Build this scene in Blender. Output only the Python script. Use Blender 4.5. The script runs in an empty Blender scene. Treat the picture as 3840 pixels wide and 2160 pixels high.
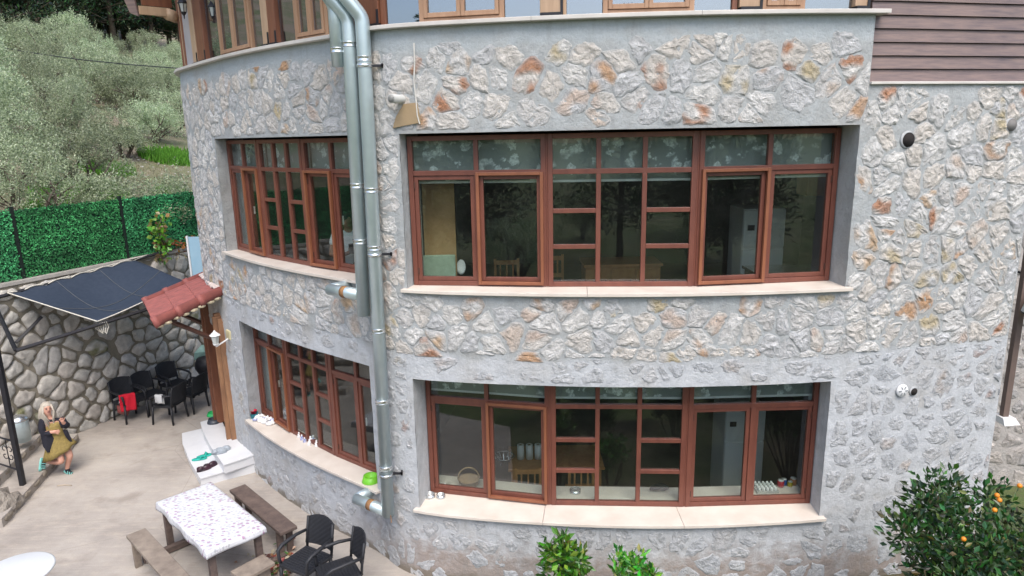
import bpy, bmesh, math, random
import numpy as np
from mathutils import Vector, Matrix, noise
R_ = math.radians
random.seed(11)
rng = np.random.default_rng(11)
scene = bpy.context.scene
col = scene.collection

# ------------------------------------------------------------------ camera
FPX, PITCH, ROLL, CAMH = 2524.0, R_(12.717), R_(-1.13), 5.85      # focal length in pixels of the 3840 wide photograph
fw = Vector((0, math.cos(PITCH), -math.sin(PITCH)))
r0 = Vector((1, 0, 0)); u0 = r0.cross(fw)
RT = r0 * math.cos(ROLL) + u0 * math.sin(ROLL)
UP = u0 * math.cos(ROLL) - r0 * math.sin(ROLL)
cam_d = bpy.data.cameras.new('camera'); cam = bpy.data.objects.new('camera', cam_d); col.objects.link(cam)
cam_d.sensor_width = 36; cam_d.lens = 36 * FPX / 3840; cam_d.clip_end = 2000; cam_d.clip_start = .1
cam.matrix_world = Matrix(((RT.x, UP.x, -fw.x, 0), (RT.y, UP.y, -fw.y, 0), (RT.z, UP.z, -fw.z, CAMH), (0, 0, 0, 1)))
scene.camera = cam

# ------------------------------------------------------------------ light
SUN_EL, SUN_AZ = R_(58), R_(165)          # azimuth clockwise from +Y
world = bpy.data.worlds.new('World'); scene.world = world; world.use_nodes = True
wn = world.node_tree.nodes; wl = world.node_tree.links
sky = wn.new('ShaderNodeTexSky'); sky.sky_type = 'NISHITA'; sky.sun_disc = False
sky.sun_elevation = SUN_EL; sky.sun_rotation = SUN_AZ; sky.air_density = 1.0; sky.dust_density = 3.0; sky.ozone_density = 1.0
bg = wn['Background']; bg.inputs['Strength'].default_value = 0.15
wl.new(sky.outputs[0], bg.inputs['Color'])
sd = bpy.data.lights.new('sun', 'SUN'); sd.energy = 1.25; sd.angle = R_(40); sd.color = (1, .97, .92)
sun = bpy.data.objects.new('sun', sd); col.objects.link(sun)
sdir = Vector((math.sin(SUN_AZ) * math.cos(SUN_EL), math.cos(SUN_AZ) * math.cos(SUN_EL), math.sin(SUN_EL)))
sun.rotation_euler = sdir.to_track_quat('Z', 'Y').to_euler(); sun.location = (0, 0, 30)
scene.view_settings.view_transform = 'Standard'; scene.view_settings.look = 'None'
scene.view_settings.gamma = 1; scene.view_settings.exposure = 1.08
scene.render.engine = 'CYCLES'
scene.render.resolution_x, scene.render.resolution_y = 1024, 576

# ------------------------------------------------------------------ photograph pixels (2576 wide view) to directions and points
def ray(x, y):
    k = 3840 / 2576
    d = fw + RT * ((x * k - 1920) / FPX) - UP * ((y * k - 1080) / FPX)
    return d
def on_z(x, y, z):
    d = ray(x, y); return Vector((0, 0, CAMH)) + d * ((z - CAMH) / d.z)
def on_y(x, y, Y):
    d = ray(x, y); return Vector((0, 0, CAMH)) + d * (Y / d.y)
def on_pl(x, y, P, n):
    d = ray(x, y); P = Vector(P); n = Vector(n); O = Vector((0, 0, CAMH))
    return O + d * ((P - O).dot(n) / d.dot(n))
def to_px(p):
    q = Vector(p) - Vector((0, 0, CAMH)); dd = q.dot(fw); k = 2576 / 3840
    return ((1920 + FPX * q.dot(RT) / dd) * k, (1080 - FPX * q.dot(UP) / dd) * k, dd)

# ------------------------------------------------------------------ materials
def nt(name):
    m = bpy.data.materials.new(name); m.use_nodes = True
    t = m.node_tree; return m, t.nodes, t.links, t.nodes['Principled BSDF']
def mixc(n, l, fac, a, b, mode='MIX'):
    x = n.new('ShaderNodeMix'); x.data_type = 'RGBA'; x.blend_type = mode
    for sock, v in ((x.inputs['Factor'], fac), (x.inputs['A'], a), (x.inputs['B'], b)):
        if hasattr(v, 'is_linked'): l.new(v, sock)
        elif isinstance(v, (int, float)): sock.default_value = v
        else: sock.default_value = (*v, 1)
    return x.outputs['Result']
def noi(n, l, vec, scale, detail=5, rough=.6):
    x = n.new('ShaderNodeTexNoise'); x.inputs['Scale'].default_value = scale; x.inputs['Detail'].default_value = detail
    x.inputs['Roughness'].default_value = rough
    if vec is not None: l.new(vec, x.inputs['Vector'])
    return x.outputs['Fac']
def ramp(n, l, fac, a, b, va=0., vb=1.):
    x = n.new('ShaderNodeMapRange'); x.inputs['From Min'].default_value = a; x.inputs['From Max'].default_value = b
    x.inputs['To Min'].default_value = va; x.inputs['To Max'].default_value = vb
    l.new(fac, x.inputs['Value']); return x.outputs['Result']
def bump(n, l, bs, h, strength, dist=.02):
    x = n.new('ShaderNodeBump'); x.inputs['Strength'].default_value = strength; x.inputs['Distance'].default_value = dist
    l.new(h, x.inputs['Height']); l.new(x.outputs['Normal'], bs.inputs['Normal'])
def coord(n, l, stretch=None, kind='Object'):
    tc = n.new('ShaderNodeTexCoord'); v = tc.outputs[kind]
    if stretch:
        mp = n.new('ShaderNodeMapping'); mp.inputs['Scale'].default_value = stretch; l.new(v, mp.inputs['Vector']); v = mp.outputs['Vector']
    return v
def math_(n, l, op, a, b=None):
    x = n.new('ShaderNodeMath'); x.operation = op
    for i, v in enumerate((a, b)):
        if v is None: continue
        if hasattr(v, 'is_linked'): l.new(v, x.inputs[i])
        else: x.inputs[i].default_value = v
    return x.outputs[0]
def plain(name, c1, c2=None, scale=6, rough=.7, bst=.2, bscale=40, metal=0, stretch=None, bdist=.01, spec=.4):
    m, n, l, bs = nt(name); v = coord(n, l, stretch)
    c2 = c2 or tuple(x * .75 for x in c1)
    f = ramp(n, l, noi(n, l, v, scale), .3, .7)
    l.new(mixc(n, l, f, c1, c2), bs.inputs['Base Color'])
    bs.inputs['Roughness'].default_value = rough; bs.inputs['Metallic'].default_value = metal; bs.inputs['Specular IOR Level'].default_value = spec
    if bst: bump(n, l, bs, noi(n, l, v, bscale), bst, bdist)
    return m
def wood(name, c1, c2, axis=(1, 12, 12), rough=.6, scale=3, bst=.25):
    m, n, l, bs = nt(name); v = coord(n, l, axis)
    g = noi(n, l, v, scale, 8, .65); big = noi(n, l, coord(n, l), 1.3, 3)
    f = ramp(n, l, math_(n, l, 'ADD', g, math_(n, l, 'MULTIPLY', big, .5)), .5, 1.0)
    l.new(mixc(n, l, f, c1, c2), bs.inputs['Base Color']); bs.inputs['Roughness'].default_value = rough
    bump(n, l, bs, g, bst, .006); return m
def attr(n, name='col'):
    a = n.new('ShaderNodeAttribute'); a.attribute_name = name; return a.outputs['Color']
def stone_mat(name, bscale=16, grey=(.40, .40, .40), amount=.25, bst=.8):
    m, n, l, bs = nt(name); v = coord(n, l)
    a = attr(n)
    n1 = noi(n, l, v, bscale, 10, .72); n2 = noi(n, l, v, 5, 6, .6); n3 = noi(n, l, v, 60, 4, .7)
    c = mixc(n, l, ramp(n, l, n2, .46, .68, 0, amount), a, grey)
    c = mixc(n, l, ramp(n, l, n1, .36, .66, .0, 1.), mixc(n, l, .32, c, (.0, .0, .0), 'MIX'), c)
    c = mixc(n, l, ramp(n, l, n3, .55, .75, 0, .45), c, (.62, .61, .58))
    l.new(c, bs.inputs['Base Color']); bs.inputs['Roughness'].default_value = .85; bs.inputs['Specular IOR Level'].default_value = .3
    h = math_(n, l, 'ADD', n1, math_(n, l, 'MULTIPLY', n3, .35))
    bump(n, l, bs, h, bst, .05); return m
def leafmat(name, sat=1., rough=.5, spec=.35, tr=.25):
    m, n, l, bs = nt(name)
    a = attr(n); oi = n.new('ShaderNodeObjectInfo')
    hsv = n.new('ShaderNodeHueSaturation'); l.new(a, hsv.inputs['Color']); hsv.inputs['Saturation'].default_value = sat
    l.new(ramp(n, l, oi.outputs['Random'], 0, 1, .66, 1.24), hsv.inputs['Value'])
    l.new(ramp(n, l, oi.outputs['Random'], 0, 1, .485, .515), hsv.inputs['Hue'])
    l.new(hsv.outputs[0], bs.inputs['Base Color']); bs.inputs['Roughness'].default_value = rough; bs.inputs['Specular IOR Level'].default_value = spec
    t = n.new('ShaderNodeBsdfTranslucent'); l.new(hsv.outputs[0], t.inputs['Color'])
    mx = n.new('ShaderNodeMixShader'); mx.inputs[0].default_value = tr
    l.new(bs.outputs[0], mx.inputs[1]); l.new(t.outputs[0], mx.inputs[2]); l.new(mx.outputs[0], n['Material Output'].inputs['Surface'])
    return m
def glass(name, ior=1.6, tint=(.85, .92, .9), mn=.0):
    m, n, l, bs = nt(name); n.remove(bs)
    lw = n.new('ShaderNodeLayerWeight'); lw.inputs['Blend'].default_value = .5
    r0_ = ((ior - 1) / (ior + 1)) ** 2; fres = math_(n, l, 'ADD', math_(n, l, 'MULTIPLY', math_(n, l, 'POWER', lw.outputs['Facing'], 5), 1 - r0_), r0_)
    # window float glass: slightly wavy
    v = coord(n, l); b = n.new('ShaderNodeBump'); b.inputs['Strength'].default_value = .05; b.inputs['Distance'].default_value = .01
    l.new(noi(n, l, v, 2.2, 1), b.inputs['Height'])
    g = n.new('ShaderNodeBsdfGlossy'); g.inputs['Roughness'].default_value = .015; g.inputs['Color'].default_value = (.95, .97, 1, 1); l.new(b.outputs[0], g.inputs['Normal'])
    t = n.new('ShaderNodeBsdfTransparent'); t.inputs['Color'].default_value = (*tint, 1)
    mx = n.new('ShaderNodeMixShader'); l.new(math_(n, l, 'MAXIMUM', fres, mn), mx.inputs[0])
    l.new(t.outputs[0], mx.inputs[1]); l.new(g.outputs[0], mx.inputs[2])
    df = n.new('ShaderNodeBsdfDiffuse'); df.inputs['Color'].default_value = (.5, .5, .48, 1)          # film of dust
    m2 = n.new('ShaderNodeMixShader'); l.new(ramp(n, l, noi(n, l, v, 3.5, 6, .7), .3, .75, .002, .011), m2.inputs[0])
    l.new(mx.outputs[0], m2.inputs[1]); l.new(df.outputs[0], m2.inputs[2]); l.new(m2.outputs[0], n['Material Output'].inputs['Surface'])
    return m

def mortar_mat():
    # grey rubble mortar above, pale blue-grey cement wash below an uneven line, earth splashes at the foot
    m, n, l, bs = nt('house_mortar'); tc = n.new('ShaderNodeTexCoord'); v = tc.outputs['Object']
    g = n.new('ShaderNodeNewGeometry'); sp = n.new('ShaderNodeSeparateXYZ'); l.new(g.outputs['Position'], sp.inputs[0])
    big = noi(n, l, v, 1.6, 4); mid = noi(n, l, v, 7, 6); fine = noi(n, l, v, 42, 6, .7)
    up = mixc(n, l, ramp(n, l, mid, .3, .7), (.42, .44, .445), (.33, .34, .335))
    lo = mixc(n, l, ramp(n, l, mid, .3, .7), (.545, .56, .575), (.435, .448, .462))
    zz = math_(n, l, 'ADD', sp.outputs['Z'], math_(n, l, 'MULTIPLY', math_(n, l, 'SUBTRACT', big, .5), .35))
    c = mixc(n, l, ramp(n, l, zz, 3.16, 3.24), lo, up)
    # cement skim round the lintels and under the parapet sill
    c = mixc(n, l, ramp(n, l, zz, 6.78, 6.86, 0, .8), c, (.42, .46, .48))
    c = mixc(n, l, ramp(n, l, big, .52, .72, 0, .5), c, (.36, .33, .29))
    # earth stain low down
    zx = math_(n, l, 'SUBTRACT', math_(n, l, 'ADD', .74, math_(n, l, 'MULTIPLY', math_(n, l, 'SUBTRACT', mid, .5), .9)), sp.outputs['Z'])
    xr = ramp(n, l, sp.outputs['X'], -2.6, -1.2, 0, 1)
    c = mixc(n, l, math_(n, l, 'MULTIPLY', ramp(n, l, zx, 0, .45, 0, .6), xr), c, (.22, .13, .07))
    stk = noi(n, l, coord(n, l, (9, 9, .35)), 1.0, 5, .6); c = mixc(n, l, ramp(n, l, stk, .54, .74, 0, .38), c, (.27, .28, .28))
    ft = math_(n, l, 'SUBTRACT', math_(n, l, 'ADD', .05, math_(n, l, 'MULTIPLY', mid, .22)), sp.outputs['Z']); c = mixc(n, l, ramp(n, l, ft, 0, .1, 0, .8), c, (.17, .14, .10))
    c = mixc(n, l, ramp(n, l, fine, .35, .7, .0, .22), c, (.16, .17, .17))
    l.new(c, bs.inputs['Base Color']); bs.inputs['Roughness'].default_value = .9; bs.inputs['Specular IOR Level'].default_value = .25
    h = math_(n, l, 'ADD', mid, math_(n, l, 'MULTIPLY', fine, .35)); bump(n, l, bs, h, .8, .03); return m

MT = {}
MT['mortar'] = mortar_mat()
MT['stone'] = stone_mat('house_stone')
MT['stone_low'] = stone_mat('cement_washed_stone', 16, (.495, .51, .525), .8)
MT['rw_stone'] = stone_mat('terrace_stone', 9, (.34, .33, .31), .3, .8)
MT['rw_mortar'] = plain('terrace_mortar', (.26, .23, .18), (.17, .155, .12), 5, .95, .8, 30, bdist=.03)
MT['frame'] = wood('brown_window_frame', (.19, .066, .043), (.12, .04, .028), (1, 1, .25), .42, 9, .05)
MT['screen'] = wood('orange_brown_screen_frame', (.27, .10, .048), (.18, .062, .03), (1, 1, .25), .45, 9, .05)
MT['glass'] = glass('window_glass', 1.62, (.86, .9, .88))
MT['glass_top'] = glass('veranda_glass', 1.9, (.45, .5, .55), .26)
MT['sill'] = plain('travertine', (.66, .60, .53), (.56, .49, .42), 3, .45, .12, 60)
MT['marble'] = plain('white_marble', (.66, .67, .68), (.58, .59, .61), 2.5, .35, .05, 30)
MT['veranda_sill'] = plain('parapet_marble', (.62, .58, .54), (.5, .47, .43), 3, .5, .1, 50)
MT['galv'] = plain('galvanised_steel', (.56, .65, .67), (.47, .56, .58), 4, .36, .04, 20, .6)
MT['galv2'] = plain('bright_steel_band', (.72, .74, .74), (.6, .62, .62), 6, .25, .03, 30, .9)
MT['rust'] = plain('rust', (.30, .16, .06), (.2, .1, .05), 12, .8)
MT['black'] = plain('black_metal', (.012, .012, .016), (.02, .02, .024), 8, .5, .1)
MT['wood_red'] = wood('varnished_red_wood', (.23, .09, .045), (.12, .045, .026), (1, 1, .12), .5, 14)
MT['wood_pale'] = wood('pale_wood', (.48, .33, .215), (.36, .235, .145), (1, 1, .12), .55, 14)
MT['wood_mid'] = wood('mid_brown_wood', (.42, .26, .16), (.30, .17, .10), (1, 1, .12), .55, 14)
MT['wood_dark'] = wood('dark_wood', (.09, .035, .022), (.05, .022, .016), (1, 1, .2), .6, 10)
MT['siding'] = wood('weathered_siding', (.25, .175, .15), (.11, .085, .09), (.6, 4, 14), .6, 2.6, .35)
MT['bench'] = wood('weathered_bench_wood', (.15, .108, .09), (.065, .047, .042), (2, 2, 4), .8, 4, .6)
MT['bench_grey'] = wood('bleached_bench_wood', (.30, .25, .20), (.14, .11, .09), (2, 2, 4), .85, 3, .6)
MT['indoor_wood'] = wood('indoor_pine', (.50, .24, .09), (.36, .15, .05), (2, 2, 1), .5, 5, .05)
MT['plastic'] = plain('black_rattan_plastic', (.022, .023, .028), (.016, .017, .02), 30, .55, .25, 60)
MT['white'] = plain('white_plastic', (.75, .75, .74), (.68, .68, .68), 4, .4, .03)
MT['concrete'] = None
MT['tile'] = plain('red_roof_tile', (.31, .095, .08), (.20, .068, .06), 7, .7, .3, 50)
MT['net'] = plain('dark_blue_shade_net', (.018, .03, .052), (.028, .04, .065), 14, .85, .3, 220)
MT['rope'] = plain('pale_rope', (.6, .57, .5), None, 20, .9)
MT['hedge'] = leafmat('artificial_hedge_leaf', 1., .5, .3, .1)
MT['hedge_back'] = plain('hedge_backing', (.012, .06, .03), (.008, .035, .02), 30, .9, .6, 50)
MT['olive'] = leafmat('olive_leaf', .9, .55, .3, .3)
MT['pine'] = leafmat('pine_needles', 1., .6, .2, .15)
MT['citrus'] = leafmat('citrus_leaf', 1., .32, .5, .15)
MT['bark'] = plain('bark', (.14, .11, .085), (.07, .055, .045), 9, .95, .8, 25, bdist=.03)
MT['grass'] = leafmat('grass_blade', 1., .6, .2, .3)
MT['orange'] = plain('orange_peel', (.75, .26, .02), (.65, .2, .02), 8, .45, .1, 120)
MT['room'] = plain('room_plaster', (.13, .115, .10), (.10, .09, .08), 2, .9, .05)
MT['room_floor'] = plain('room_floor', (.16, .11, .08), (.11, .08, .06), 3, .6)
MT['skin'] = plain('skin', (.55, .30, .22), (.50, .26, .19), 9, .5, .05)

def concrete():
    m, n, l, bs = nt('patio_concrete'); v = coord(n, l)
    a = noi(n, l, v, .7, 6, .65); b = noi(n, l, coord(n, l, (1, 2.2, 1)), 3.2, 7, .7); f = noi(n, l, v, 60, 4)
    c = mixc(n, l, ramp(n, l, a, .35, .68), (.41, .375, .335), (.27, .24, .215))
    c = mixc(n, l, ramp(n, l, b, .5, .72, 0, .6), c, (.46, .40, .33))
    c = mixc(n, l, ramp(n, l, noi(n, l, v, 1.9, 4), .55, .7, 0, .45), c, (.20, .165, .135))
    mp2 = n.new('ShaderNodeMapping'); mp2.inputs['Rotation'].default_value = (0, 0, .6); mp2.inputs['Scale'].default_value = (1.2, 16, 1); l.new(v, mp2.inputs['Vector'])
    c = mixc(n, l, ramp(n, l, noi(n, l, mp2.outputs[0], 1.5, 6, .7), .5, .75, 0, .35), c, (.52, .46, .39))
    vo = n.new('ShaderNodeTexVoronoi'); vo.feature = 'DISTANCE_TO_EDGE'; vo.inputs['Scale'].default_value = .33; l.new(mixc(n, l, .12, v, n.new('ShaderNodeTexNoise').outputs['Color']), vo.inputs['Vector'])
    c = mixc(n, l, ramp(n, l, vo.outputs['Distance'], .003, .0, 0, .28), c, (.13, .11, .09))
    c = mixc(n, l, ramp(n, l, f, .5, .8, 0, .25), c, (.14, .12, .1))
    l.new(c, bs.inputs['Base Color']); bs.inputs['Roughness'].default_value = .9
    bump(n, l, bs, math_(n, l, 'ADD', b, math_(n, l, 'MULTIPLY', f, .3)), .35, .02); return m
MT['concrete'] = concrete()
def earth(name, c1, c2, c3):
    m, n, l, bs = nt(name); v = coord(n, l)
    c = mixc(n, l, ramp(n, l, noi(n, l, v, .35, 6), .4, .6), c1, c2)
    c = mixc(n, l, ramp(n, l, noi(n, l, v, 5, 7, .7), .5, .72, 0, .8), c, c3)
    l.new(c, bs.inputs['Base Color']); bs.inputs['Roughness'].default_value = .95
    bump(n, l, bs, noi(n, l, v, 9, 8, .7), .8, .08); return m
MT['hill'] = earth('hillside_earth', (.21, .165, .12), (.10, .12, .045), (.29, .25, .2))
MT['ground'] = earth('ground_grass', (.075, .12, .03), (.12, .13, .05), (.10, .09, .05))
def lace():
    m, n, l, bs = nt('floral_blind_fabric'); v = coord(n, l)
    w = n.new('ShaderNodeTexVoronoi'); w.feature = 'F1'; w.inputs['Scale'].default_value = 6.5; w.inputs['Randomness'].default_value = 1
    wob = n.new('ShaderNodeTexNoise'); wob.inputs['Scale'].default_value = 22; l.new(v, wob.inputs['Vector'])
    ad = n.new('ShaderNodeVectorMath'); ad.operation = 'MULTIPLY_ADD'; ad.inputs[1].default_value = (.10, .10, .10)
    l.new(wob.outputs['Color'], ad.inputs[0]); l.new(v, ad.inputs[2]); l.new(ad.outputs[0], w.inputs['Vector'])
    blob = ramp(n, l, w.outputs['Distance'], .46, .40)
    msk = ramp(n, l, noi(n, l, v, 3.2, 2), .46, .52)
    pet = ramp(n, l, noi(n, l, v, 34, 3), .40, .62, .35, 1)
    f = math_(n, l, 'MULTIPLY', math_(n, l, 'MULTIPLY', blob, msk), pet)
    c = mixc(n, l, f, (.26, .28, .275), (.8, .84, .83))
    l.new(c, bs.inputs['Base Color']); bs.inputs['Roughness'].default_value = .9
    return m
MT['lace'] = lace()
def cloth_floral():
    m, n, l, bs = nt('floral_oilcloth'); v = coord(n, l)
    c = (.60, .61, .63); out = None
    for sc, off, thr, cc in ((11, 0, .20, (.38, .24, .35)), (14, 3.3, .20, (.44, .45, .47)), (19, 7.1, .14, (.47, .45, .49))):
        mp = n.new('ShaderNodeMapping'); mp.inputs['Location'].default_value = (off, off * .7, 0); mp.inputs['Scale'].default_value = (1, 1.5, .6); mp.inputs['Rotation'].default_value = (0, 0, .5); l.new(v, mp.inputs['Vector'])
        w = n.new('ShaderNodeTexVoronoi'); w.inputs['Scale'].default_value = sc; w.inputs['Randomness'].default_value = .55; l.new(mp.outputs[0], w.inputs['Vector'])
        f = ramp(n, l, math_(n, l, 'ADD', w.outputs['Distance'], math_(n, l, 'MULTIPLY', noi(n, l, v, 40, 2), .3)), thr + .27, thr + .19)
        out = mixc(n, l, f, out if out is not None else c, cc)
    l.new(out, bs.inputs['Base Color']); bs.inputs['Roughness'].default_value = .35
    bump(n, l, bs, noi(n, l, v, 5, 3), .25, .02); return m
MT['oilcloth'] = cloth_floral()

# ------------------------------------------------------------------ mesh building
class MB:
    def __init__(s): s.v = []; s.f = []; s.c = []
    def add(s, vs, fs, c=None):
        o = len(s.v); s.v += [tuple(x) for x in vs]; s.f += [tuple(i + o for i in f) for f in fs]
        s.c += [c or (.5, .5, .5)] * len(vs); return s
    def hexa(s, p):   # 8 corners: bottom 4 (ccw) top 4
        return s.add(p, [(3, 2, 1, 0), (4, 5, 6, 7), (0, 1, 5, 4), (1, 2, 6, 5), (2, 3, 7, 6), (3, 0, 4, 7)])
    def box(s, c, d, M=None):
        c = Vector(c); P = []
        for z in (-1, 1):
            for x, y in ((-1, -1), (1, -1), (1, 1), (-1, 1)):
                q = Vector((x * d[0] / 2, y * d[1] / 2, z * d[2] / 2)); P.append(c + (M @ q if M else q))
        return s.hexa(P)
    def prism(s, poly, z0, z1):
        n = len(poly)
        vs = [(p[0], p[1], z0) for p in poly] + [(p[0], p[1], z1) for p in poly]
        fs = [tuple(range(n))[::-1], tuple(range(n, 2 * n))] + [(i, (i + 1) % n, n + (i + 1) % n, n + i) for i in range(n)]
        return s.add(vs, fs)
    def tube(s, path, r, seg=12, cap=True, squash=1.):
        path = [Vector(p) for p in path]; rs = r if isinstance(r, (list, tuple)) else [r] * len(path)
        vs = []; fs = []; pr = None
        for i, p in enumerate(path):
            t = (path[min(i + 1, len(path) - 1)] - path[max(i - 1, 0)]).normalized()
            if pr is None:
                a = Vector((0, 0, 1)) if abs(t.z) < .9 else Vector((1, 0, 0)); pr = (a - t * a.dot(t)).normalized()
            else: pr = (pr - t * pr.dot(t)).normalized()
            q = t.cross(pr)
            for k in range(seg):
                an = 2 * math.pi * k / seg; vs.append(p + pr * (math.cos(an) * rs[i]) + q * (math.sin(an) * rs[i] * squash))
        for i in range(len(path) - 1):
            for k in range(seg):
                a = i * seg + k; b = i * seg + (k + 1) % seg; fs.append((a, b, b + seg, a + seg))
        if cap: fs.append(tuple(range(seg))[::-1]); fs.append(tuple(range((len(path) - 1) * seg, len(path) * seg)))
        return s.add(vs, fs)
    def lathe(s, prof, c=(0, 0, 0), seg=20, M=None, closed=False):
        c = Vector(c); vs = []; fs = []
        for r, z in prof:
            for k in range(seg):
                an = 2 * math.pi * k / seg; q = Vector((r * math.cos(an), r * math.sin(an), z)); vs.append(c + (M @ q if M else q))
        n = len(prof)
        for i in range(n - 1 + (1 if closed else 0)):
            for k in range(seg):
                a = (i % n) * seg + k; b = (i % n) * seg + (k + 1) % seg; a2 = ((i + 1) % n) * seg + k; b2 = ((i + 1) % n) * seg + (k + 1) % seg
                fs.append((a, b, b2, a2))
        if not closed: fs.append(tuple(range(seg))[::-1]); fs.append(tuple(range((n - 1) * seg, n * seg)))
        return s.add(vs, fs)
    def ell(s, c, r, seg=12, M=None, jit=0):
        prof = [(math.sin(math.pi * i / 8), -math.cos(math.pi * i / 8)) for i in range(9)]
        prof[0] = (.02, -1); prof[-1] = (.02, 1)
        vs0 = len(s.v); D = Matrix.Diagonal((r[0], r[1], r[2])); s.lathe(prof, c, seg, (M @ D) if M else D)
        if jit:
            for i in range(vs0, len(s.v)):
                q = Vector(s.v[i]); d = q - Vector(c); s.v[i] = tuple(Vector(c) + d * (1 + jit * noise.noise(q * 9)))
        return s
    def build(s, name, mat, parent=None, smooth=False, bevel=0, colors=False):
        off = Vector((0, 0, 0)); p = parent
        while p is not None: off += p.location; p = p.parent
        me = bpy.data.meshes.new(name); me.from_pydata([tuple(Vector(v) - off) for v in s.v], [], s.f)
        if colors:
            a = me.color_attributes.new('col', 'FLOAT_COLOR', 'POINT')
            a.data.foreach_set('color', np.c_[np.array(s.c), np.ones(len(s.c))].astype(np.float32).ravel())
        return mesh_obj(name, me, mat, parent, smooth, bevel)
def mesh_obj(name, me, mat, parent=None, smooth=False, bevel=0):
    me.materials.append(MT[mat] if isinstance(mat, str) else mat)
    if smooth: me.polygons.foreach_set('use_smooth', [True] * len(me.polygons))
    me.validate(); me.update()
    o = bpy.data.objects.new(name, me); col.objects.link(o)
    if parent: o.parent = parent
    if bevel:
        b = o.modifiers.new('bevel', 'BEVEL'); b.width = bevel; b.segments = 2; b.limit_method = 'ANGLE'; b.angle_limit = R_(40)
    return o
def empty(name, loc, label=None, cat=None, group=None, parent=None):
    o = bpy.data.objects.new(name, None); col.objects.link(o); o.empty_display_size = .1
    o.location = loc
    if parent: o.parent = parent
    tag(o, label, cat, group); return o
def tag(o, label=None, cat=None, group=None, kind=None):
    if label: o['label'] = label
    if cat: o['category'] = cat
    if group: o['group'] = group
    if kind: o['kind'] = kind
    return o
def dup(root, loc, rz, label=None, group=None, scale=None):
    def cp(o, par):
        c = o.copy(); col.objects.link(c); c.parent = par
        for ch in list(o.children): cp(ch, c)
        return c
    r = cp(root, None); r.location = loc; r.rotation_euler = (0, 0, rz)
    if scale: r.scale = (scale,) * 3 if isinstance(scale, (int, float)) else scale
    if label: r['label'] = label
    if group: r['group'] = group
    return r
def v2(p): return Vector((p[0], p[1]))

# ------------------------------------------------------------------ house plan: outer wall face, from the hidden left side round to the right corner
Q = [(-6.45, 15.6), (-6.38, 14.4), (-6.22, 13.6), (-6.04, 13.0), (-5.78, 12.46), (-5.46, 12.05), (-4.82, 11.30), (-3.98, 10.37), (-3.06, 9.52), (-2.02, 8.70),
     (-1.33, 8.13), (.40, 7.77), (2.19, 7.64), (3.92, 7.74), (5.0, 7.96), (6.35, 8.26)]
def catmull(P, k=14):
    out = []
    P = [np.array(p, float) for p in P]; P = [2 * P[0] - P[1]] + P + [2 * P[-1] - P[-2]]
    for i in range(1, len(P) - 2):
        for j in range(k):
            t = j / k; a, b, c, d = P[i - 1:i + 3]
            out.append(.5 * ((2 * b) + (c - a) * t + (2 * a - 5 * b + 4 * c - d) * t * t + (3 * b - a - 3 * c + d) * t ** 3))
    out.append(P[-2]); return np.array(out)
CP = catmull(Q); CS = np.r_[0, np.cumsum(np.hypot(*np.diff(CP, axis=0).T))]; SEND = CS[-1]
def cpt(s, d=0.):
    x = np.interp(s, CS, CP[:, 0]); y = np.interp(s, CS, CP[:, 1]); e = .12
    tx = np.interp(s + e, CS, CP[:, 0]) - np.interp(s - e, CS, CP[:, 0]); ty = np.interp(s + e, CS, CP[:, 1]) - np.interp(s - e, CS, CP[:, 1])
    L = math.hypot(tx, ty) or 1; return x + ty / L * d, y - tx / L * d
def W(s, d, z):
    x, y = cpt(s, d); return Vector((x, y, z))
_sf = np.linspace(0, CS[-1], 6000); _xf = np.interp(_sf, CS, CP[:, 0]); _yf = np.interp(_sf, CS, CP[:, 1])
def s_near(p): return float(_sf[np.argmin((_xf - p[0]) ** 2 + (_yf - p[1]) ** 2)])
_ss = np.linspace(0, SEND, 1600)
def s_px(x, y, d=0.):           # where the sight line of a pixel first meets the wall line (offset outwards by d)
    q = ray(x, y); best = None
    pts = np.array([cpt(s, d) for s in _ss]); cr = pts[:, 0] * q.y - pts[:, 1] * q.x
    idx = np.where(np.diff(np.sign(cr)) != 0)[0]
    if len(idx) == 0: return None
    i = min(idx, key=lambda k: pts[k, 1]); t = cr[i] / (cr[i] - cr[i + 1]); return float(_ss[i] + t * (_ss[i + 1] - _ss[i]))
P = [(-1.218, 8.457), (.453, 8.118), (2.198, 7.994), (3.901, 8.093)]
L = [(-4.634, 11.476), (-3.783, 10.561), (-2.854, 9.722), (-1.86, 8.955)]
PU = [(-1.24, 8.33), (.44, 8.085), (2.19, 7.95), (3.91, 8.12)]; PW = [(-1.19, 8.55), (.465, 8.15), (2.21, 8.04), (3.89, 8.07)]       # upper and lower frames
LU = [(-4.69, 11.50), (-3.85, 10.57), (-2.93, 9.76), (-1.93, 9.0)]; LW = [(-4.57, 11.46), (-3.72, 10.55), (-2.78, 9.69), (-1.80, 8.93)]
sP0, sP3 = s_px(1014, 523), s_px(2146, 510); sP0b, sP3b = s_px(1046, 1100), s_px(2076, 1130)
sL0, sL3 = s_px(555, 490), s_px(938, 1053); sL0b = s_px(616, 934)
ZU0, ZU1, ZL0, ZL1 = 4.04, 5.87, 1.04, 2.88
ZTOP, ZLEDGE = 7.06, 6.33
s_par = s_near((4.0, 7.755))
OPEN = [(sP0, sP3, ZU0 - .04, ZU1 + .03), (sP0b, sP3b, ZL0 - .04, ZL1 - .02), (sL0, sL3, ZU0 - .04, ZU1 + .03), (sL0b, sL3, ZL0 - .04, ZL1 - .02)]
FEND = [(PU[0], PU[3]), (PW[0], PW[3]), (LU[0], LU[3]), (LW[0], LW[3]), None]
s_door1 = s_px(592, 1110); s_door1 = min(s_door1, sL0 - .35) if s_door1 else sL0 - .5
s_door0 = s_door1 - 1.0
DOOR = (s_door0, s_door1, .36, 2.45)
ALLOPEN = OPEN + [DOOR]

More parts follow.
